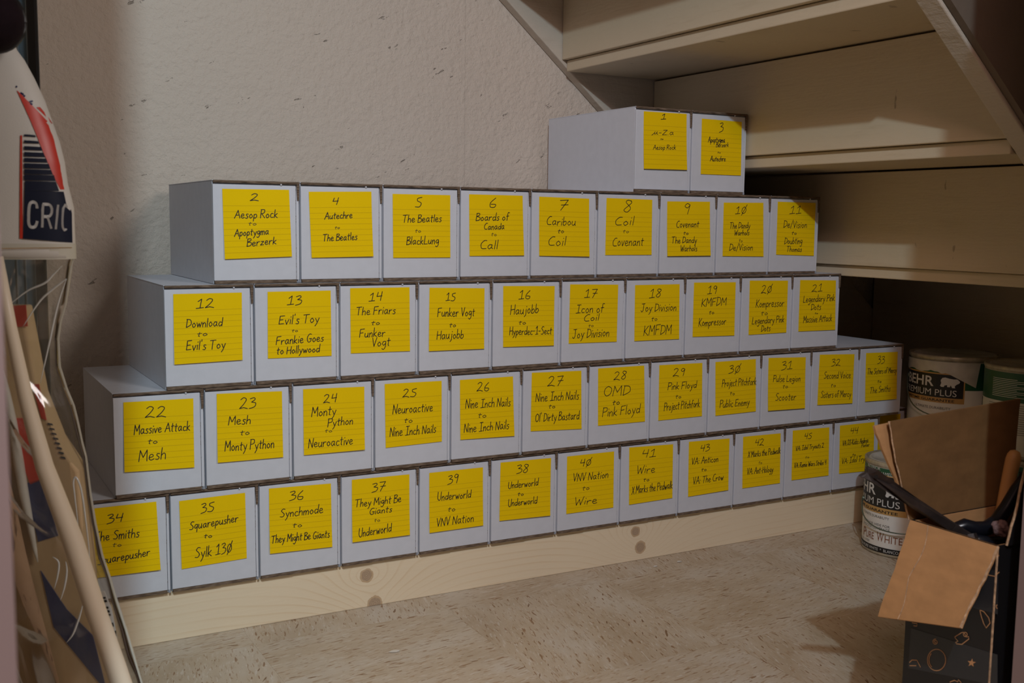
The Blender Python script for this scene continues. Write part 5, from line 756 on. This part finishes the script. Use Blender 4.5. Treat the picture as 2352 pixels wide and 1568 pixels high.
for g in NAVY: decal(g, 'navy_print', 'navy', .0014)
for L_ in CRIC:
    mb = MB(); mb.ribbon([PV(s, z, 1.02-d) for s, z, d in L_], .0028, -FX, .0010); bagx(mb).build('lettering', M['white'], up, solid='open')
for L_ in TINY:
    mb = MB(); mb.ribbon([PV(s, z, 1.02-d) for s, z, d in L_], .0016, -FX, .0006); bagx(mb).build('lettering', M['blueprint'], up, solid='open')
hz = RING1[-1]
bagx(shell([(hz[0], hz[1]+.0135, hz[2]*1.012), (hz[0], hz[1]-.001, hz[2]*1.012)])).build('hem', M['hem'], bag, smooth=True, solid='open')
for s, z, d in STITCH[::1]:
    bagx(MB().ribbon([PV(s, z+.0018, 1.02-d-.0014), PV(s+.0024, z+.0018, 1.02-d-.0014)], .0007, -FX)).build('stitch', M['tan'], up, solid='open')
cl = bagx(shell(refine(RING2, 8), 120, wob=.10)).build('clear_sleeve', M['clear'], bag, smooth=True, solid='open')
R2 = refine(RING2, 3)
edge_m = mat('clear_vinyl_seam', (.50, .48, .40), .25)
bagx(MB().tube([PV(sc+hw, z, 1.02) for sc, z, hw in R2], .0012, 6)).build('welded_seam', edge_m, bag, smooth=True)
bagx(MB().tube([PV(s, z, 1.0) for s, z in PIPING], [.0012, .0028, .0042, .0048, .0044, .0034, .002, .0006], 8)).build('white_piping', M['fabric'], bag, smooth=True)
glint = mat('vinyl_fold_glint', (.70, .72, .70), .15, spec=.9)  # pale colour painting highlights along folds of the sleeve, drawn as thin tubes
for q in FOLD_GLINT: bagx(MB().tube([PV(s, z, .983) for s, z in q], [.0001+.00085*math.sin(math.pi*(i+.3)/len(q)) for i in range(len(q))], 6)).build('crease_or_glint', glint, cl, smooth=True)
# contents
bt = thing('cricket_bat', 'pale wooden bat with red and dark blue print inside the clear bag', 'cricket bat', PV(-.45, 0, 1.02)); ib2 = -PV(-.45, 0, 1.02)
def slabD(poly, D0, D1): return rel(MB().slab([PV(s, z, D0) for s, z in poly], FX*(D1-D0)), ib2)
bp_ = list(BAT_OUT); slabD(bp_, 1.0045, 1.030).build('blade', M['bat'], bt, bevel=.002)
for q in BAT_RED: slabD(q, 1.0035, 1.0045).build('red_print', M['red'], bt)
for q in BAT_NAVY: slabD(q, 1.0035, 1.0045).build('blue_print', M['blueprint'], bt)
for q in BAT_MARK: slabD(q, 1.0035, 1.0045).build('printed_mark', M['navy'], bt)
zb = min(p[1] for p in bp_)
rel(MB().slab([PV(-.40, .0, 1.006), PV(-.33, .0, 1.006), PV(-.345, max(zb, .01)+.01, 1.006), PV(-.42, max(zb, .01)+.01, 1.006)], FX*.02), ib2).build('toe', M['bat'], bt)
co, ri = BOARD['corner'], BOARD['right']
t = thing('wooden_board', 'square edged beech board with speckled side standing in the clear bag', 'board', PV(-.44, 0, .985)); ib2 = -PV(-.44, 0, .985)
mb = MB(); nn = 7
Cc = [PV(s, z, .985) for s, z in co]; Rr = [PV(s, z, .997) for s, z in ri]; Ll = [PV(s-.075, z-.004, .998) for s, z in co]
def zi(L_, z):
    for a_, b_ in zip(L_, L_[1:]):
        if a_.z >= z >= b_.z: return a_.lerp(b_, (a_.z-z)/(a_.z-b_.z))
    a_, b_ = (L_[-2], L_[-1]) if z < L_[-1].z else (L_[0], L_[1])
    return a_.lerp(b_, (a_.z-z)/(a_.z-b_.z))
zs = [Cc[0].z + (0.002 - Cc[0].z)*k/14 for k in range(15)]
sp_rows = [[zi(Cc, z), zi(Rr, z)] for z in zs]
rel(MB().grid(sp_rows), ib2).build('speckled_side', M['beech'], t, solid='open')
rel(MB().grid([[zi(Ll, z), zi(Cc, z)] for z in zs]), ib2).build('plain_face', M['beech_plain'], t, solid='open')
rel(MB().grid([[zi(Rr, z), zi(Ll, z)+FX*.004] for z in zs]), ib2).build('back_face', M['beech_plain'], t, solid='open')
# barcode sticker on the bag
sg = rel(MB().slab([PV(s, z, .980) for s, z in TAG], FX*.0004), ib).build('barcode_sticker', M['sticker'], bag)
for q in TAGC: rel(MB().slab([PV(s, z, .9790) for s, z in q], FX*.0004), ib).build('barcode_digit', M['black'], sg)
# cream dowel in front
P = [PV(s, z, .93 + .012*i/8) for i, ((s, z), r) in enumerate(DOWEL)]; rs = [r for p, r in DOWEL]
P = P[::-1]; rs = rs[::-1]
dd_ = P[1]-P[0]; foot = P[0] + (P[0]-P[1])*((P[0].z-.006)/(P[1].z-P[0].z)); P = [foot]+P; rs = [rs[0]]+rs
iv = -P[0]
o = rel(MB().tube(P, rs, 16), iv).build('wooden_dowel', M['dowel'], smooth=True); o.location = P[0]
tag(o, 'cream round wooden dowel leaning in front of the clear bag', 'dowel')
# leather pouch above the bag and framed panel behind it
(pc, pr), = POUCH; pr *= .86
t = thing('leather_pouch', 'dark brown rounded leather pouch hanging at the top left corner', 'pouch', PV(pc[0], pc[1], .98))
bm = bmesh.new(); bmesh.ops.create_uvsphere(bm, u_segments=32, v_segments=20, radius=pr)
for v in bm.verts: v.co.z *= 1.08; v.co *= 1 + .03*noise.noise(v.co*40)
me = bpy.data.meshes.new('pouch_body'); bm.to_mesh(me); bm.free(); me.materials.append(M['leather'])
for p in me.polygons: p.use_smooth = True
o = bpy.data.objects.new('pouch_body', me); COL.objects.link(o); o.parent = t
MB().tube([(0, 0, pr*.9), (0, 0, pr+.25), (-.02, 0, pr+.3), (-.14, -.02, pr+.3)], .005, 8).build('strap', M['leather'], t)
MB().tube([(pr*.99*math.cos(a), -.0, pr*1.06*math.sin(a)) for a in [i*math.pi/16 for i in range(33)]], .0022, 6, caps=False).build('seam', M['black'], t)
s1 = FRAME[0][0][0]-.0042; s0 = s1-.0118; s2 = s1-.0235
t = thing('framed_panel', 'tall blue-grey panel with black frame standing behind the white bag', 'panel', PV(s1, 0, 1.25)); ib2 = -PV(s1, 0, 1.25)
zt = 1.25
rel(MB().slab([PV(s0, .0, 1.245), PV(s1, .0, 1.245), PV(s1, zt, 1.245), PV(s0, zt, 1.245)], FX*.006), ib2).build('frame', M['blackframe'], t, bevel=.002)
rel(MB().slab([PV(s0-.16, .0, 1.25), PV(s0-.001, .0, 1.25), PV(s0-.001, zt, 1.25), PV(s0-.16, zt, 1.25)], FX*.012), ib2).build('panel', M['bluepanel'], t)
for q in (.0005, .0115, .0215): rel(MB().slab([PV(s0-q-.0012, .0, 1.248), PV(s0-q, .0, 1.248), PV(s0-q, zt, 1.248), PV(s0-q-.0012, zt, 1.248)], FX*.003), ib2).build('groove_line', M['silverline'], t)
# paper scraps on the floor
for i, (x, y, s) in enumerate([(.3998, -.1736, .007), (1.0105, -.0319, .005), (.9556, -.0343, .0035)]):
    rnd = random.Random(i+3); q = [(s*rnd.uniform(.5, 1)*1.6*math.cos(a), s*rnd.uniform(.4, .7)*math.sin(a), .0004 + .0008*rnd.random()) for a in [k*math.pi/4 for k in range(8)]]
    o = MB().slab(q, (0, 0, .0004)).build('paper_scrap', M['paper']); o.location = (x, y, 0)
    tag(o, ['torn white paper chip lying nearest the front on the floor', 'white paper chip on the floor beside the middle of the beam', 'tiny white chip left of the larger chip by the beam'][i], 'paper scrap', 'paper chips on the floor')
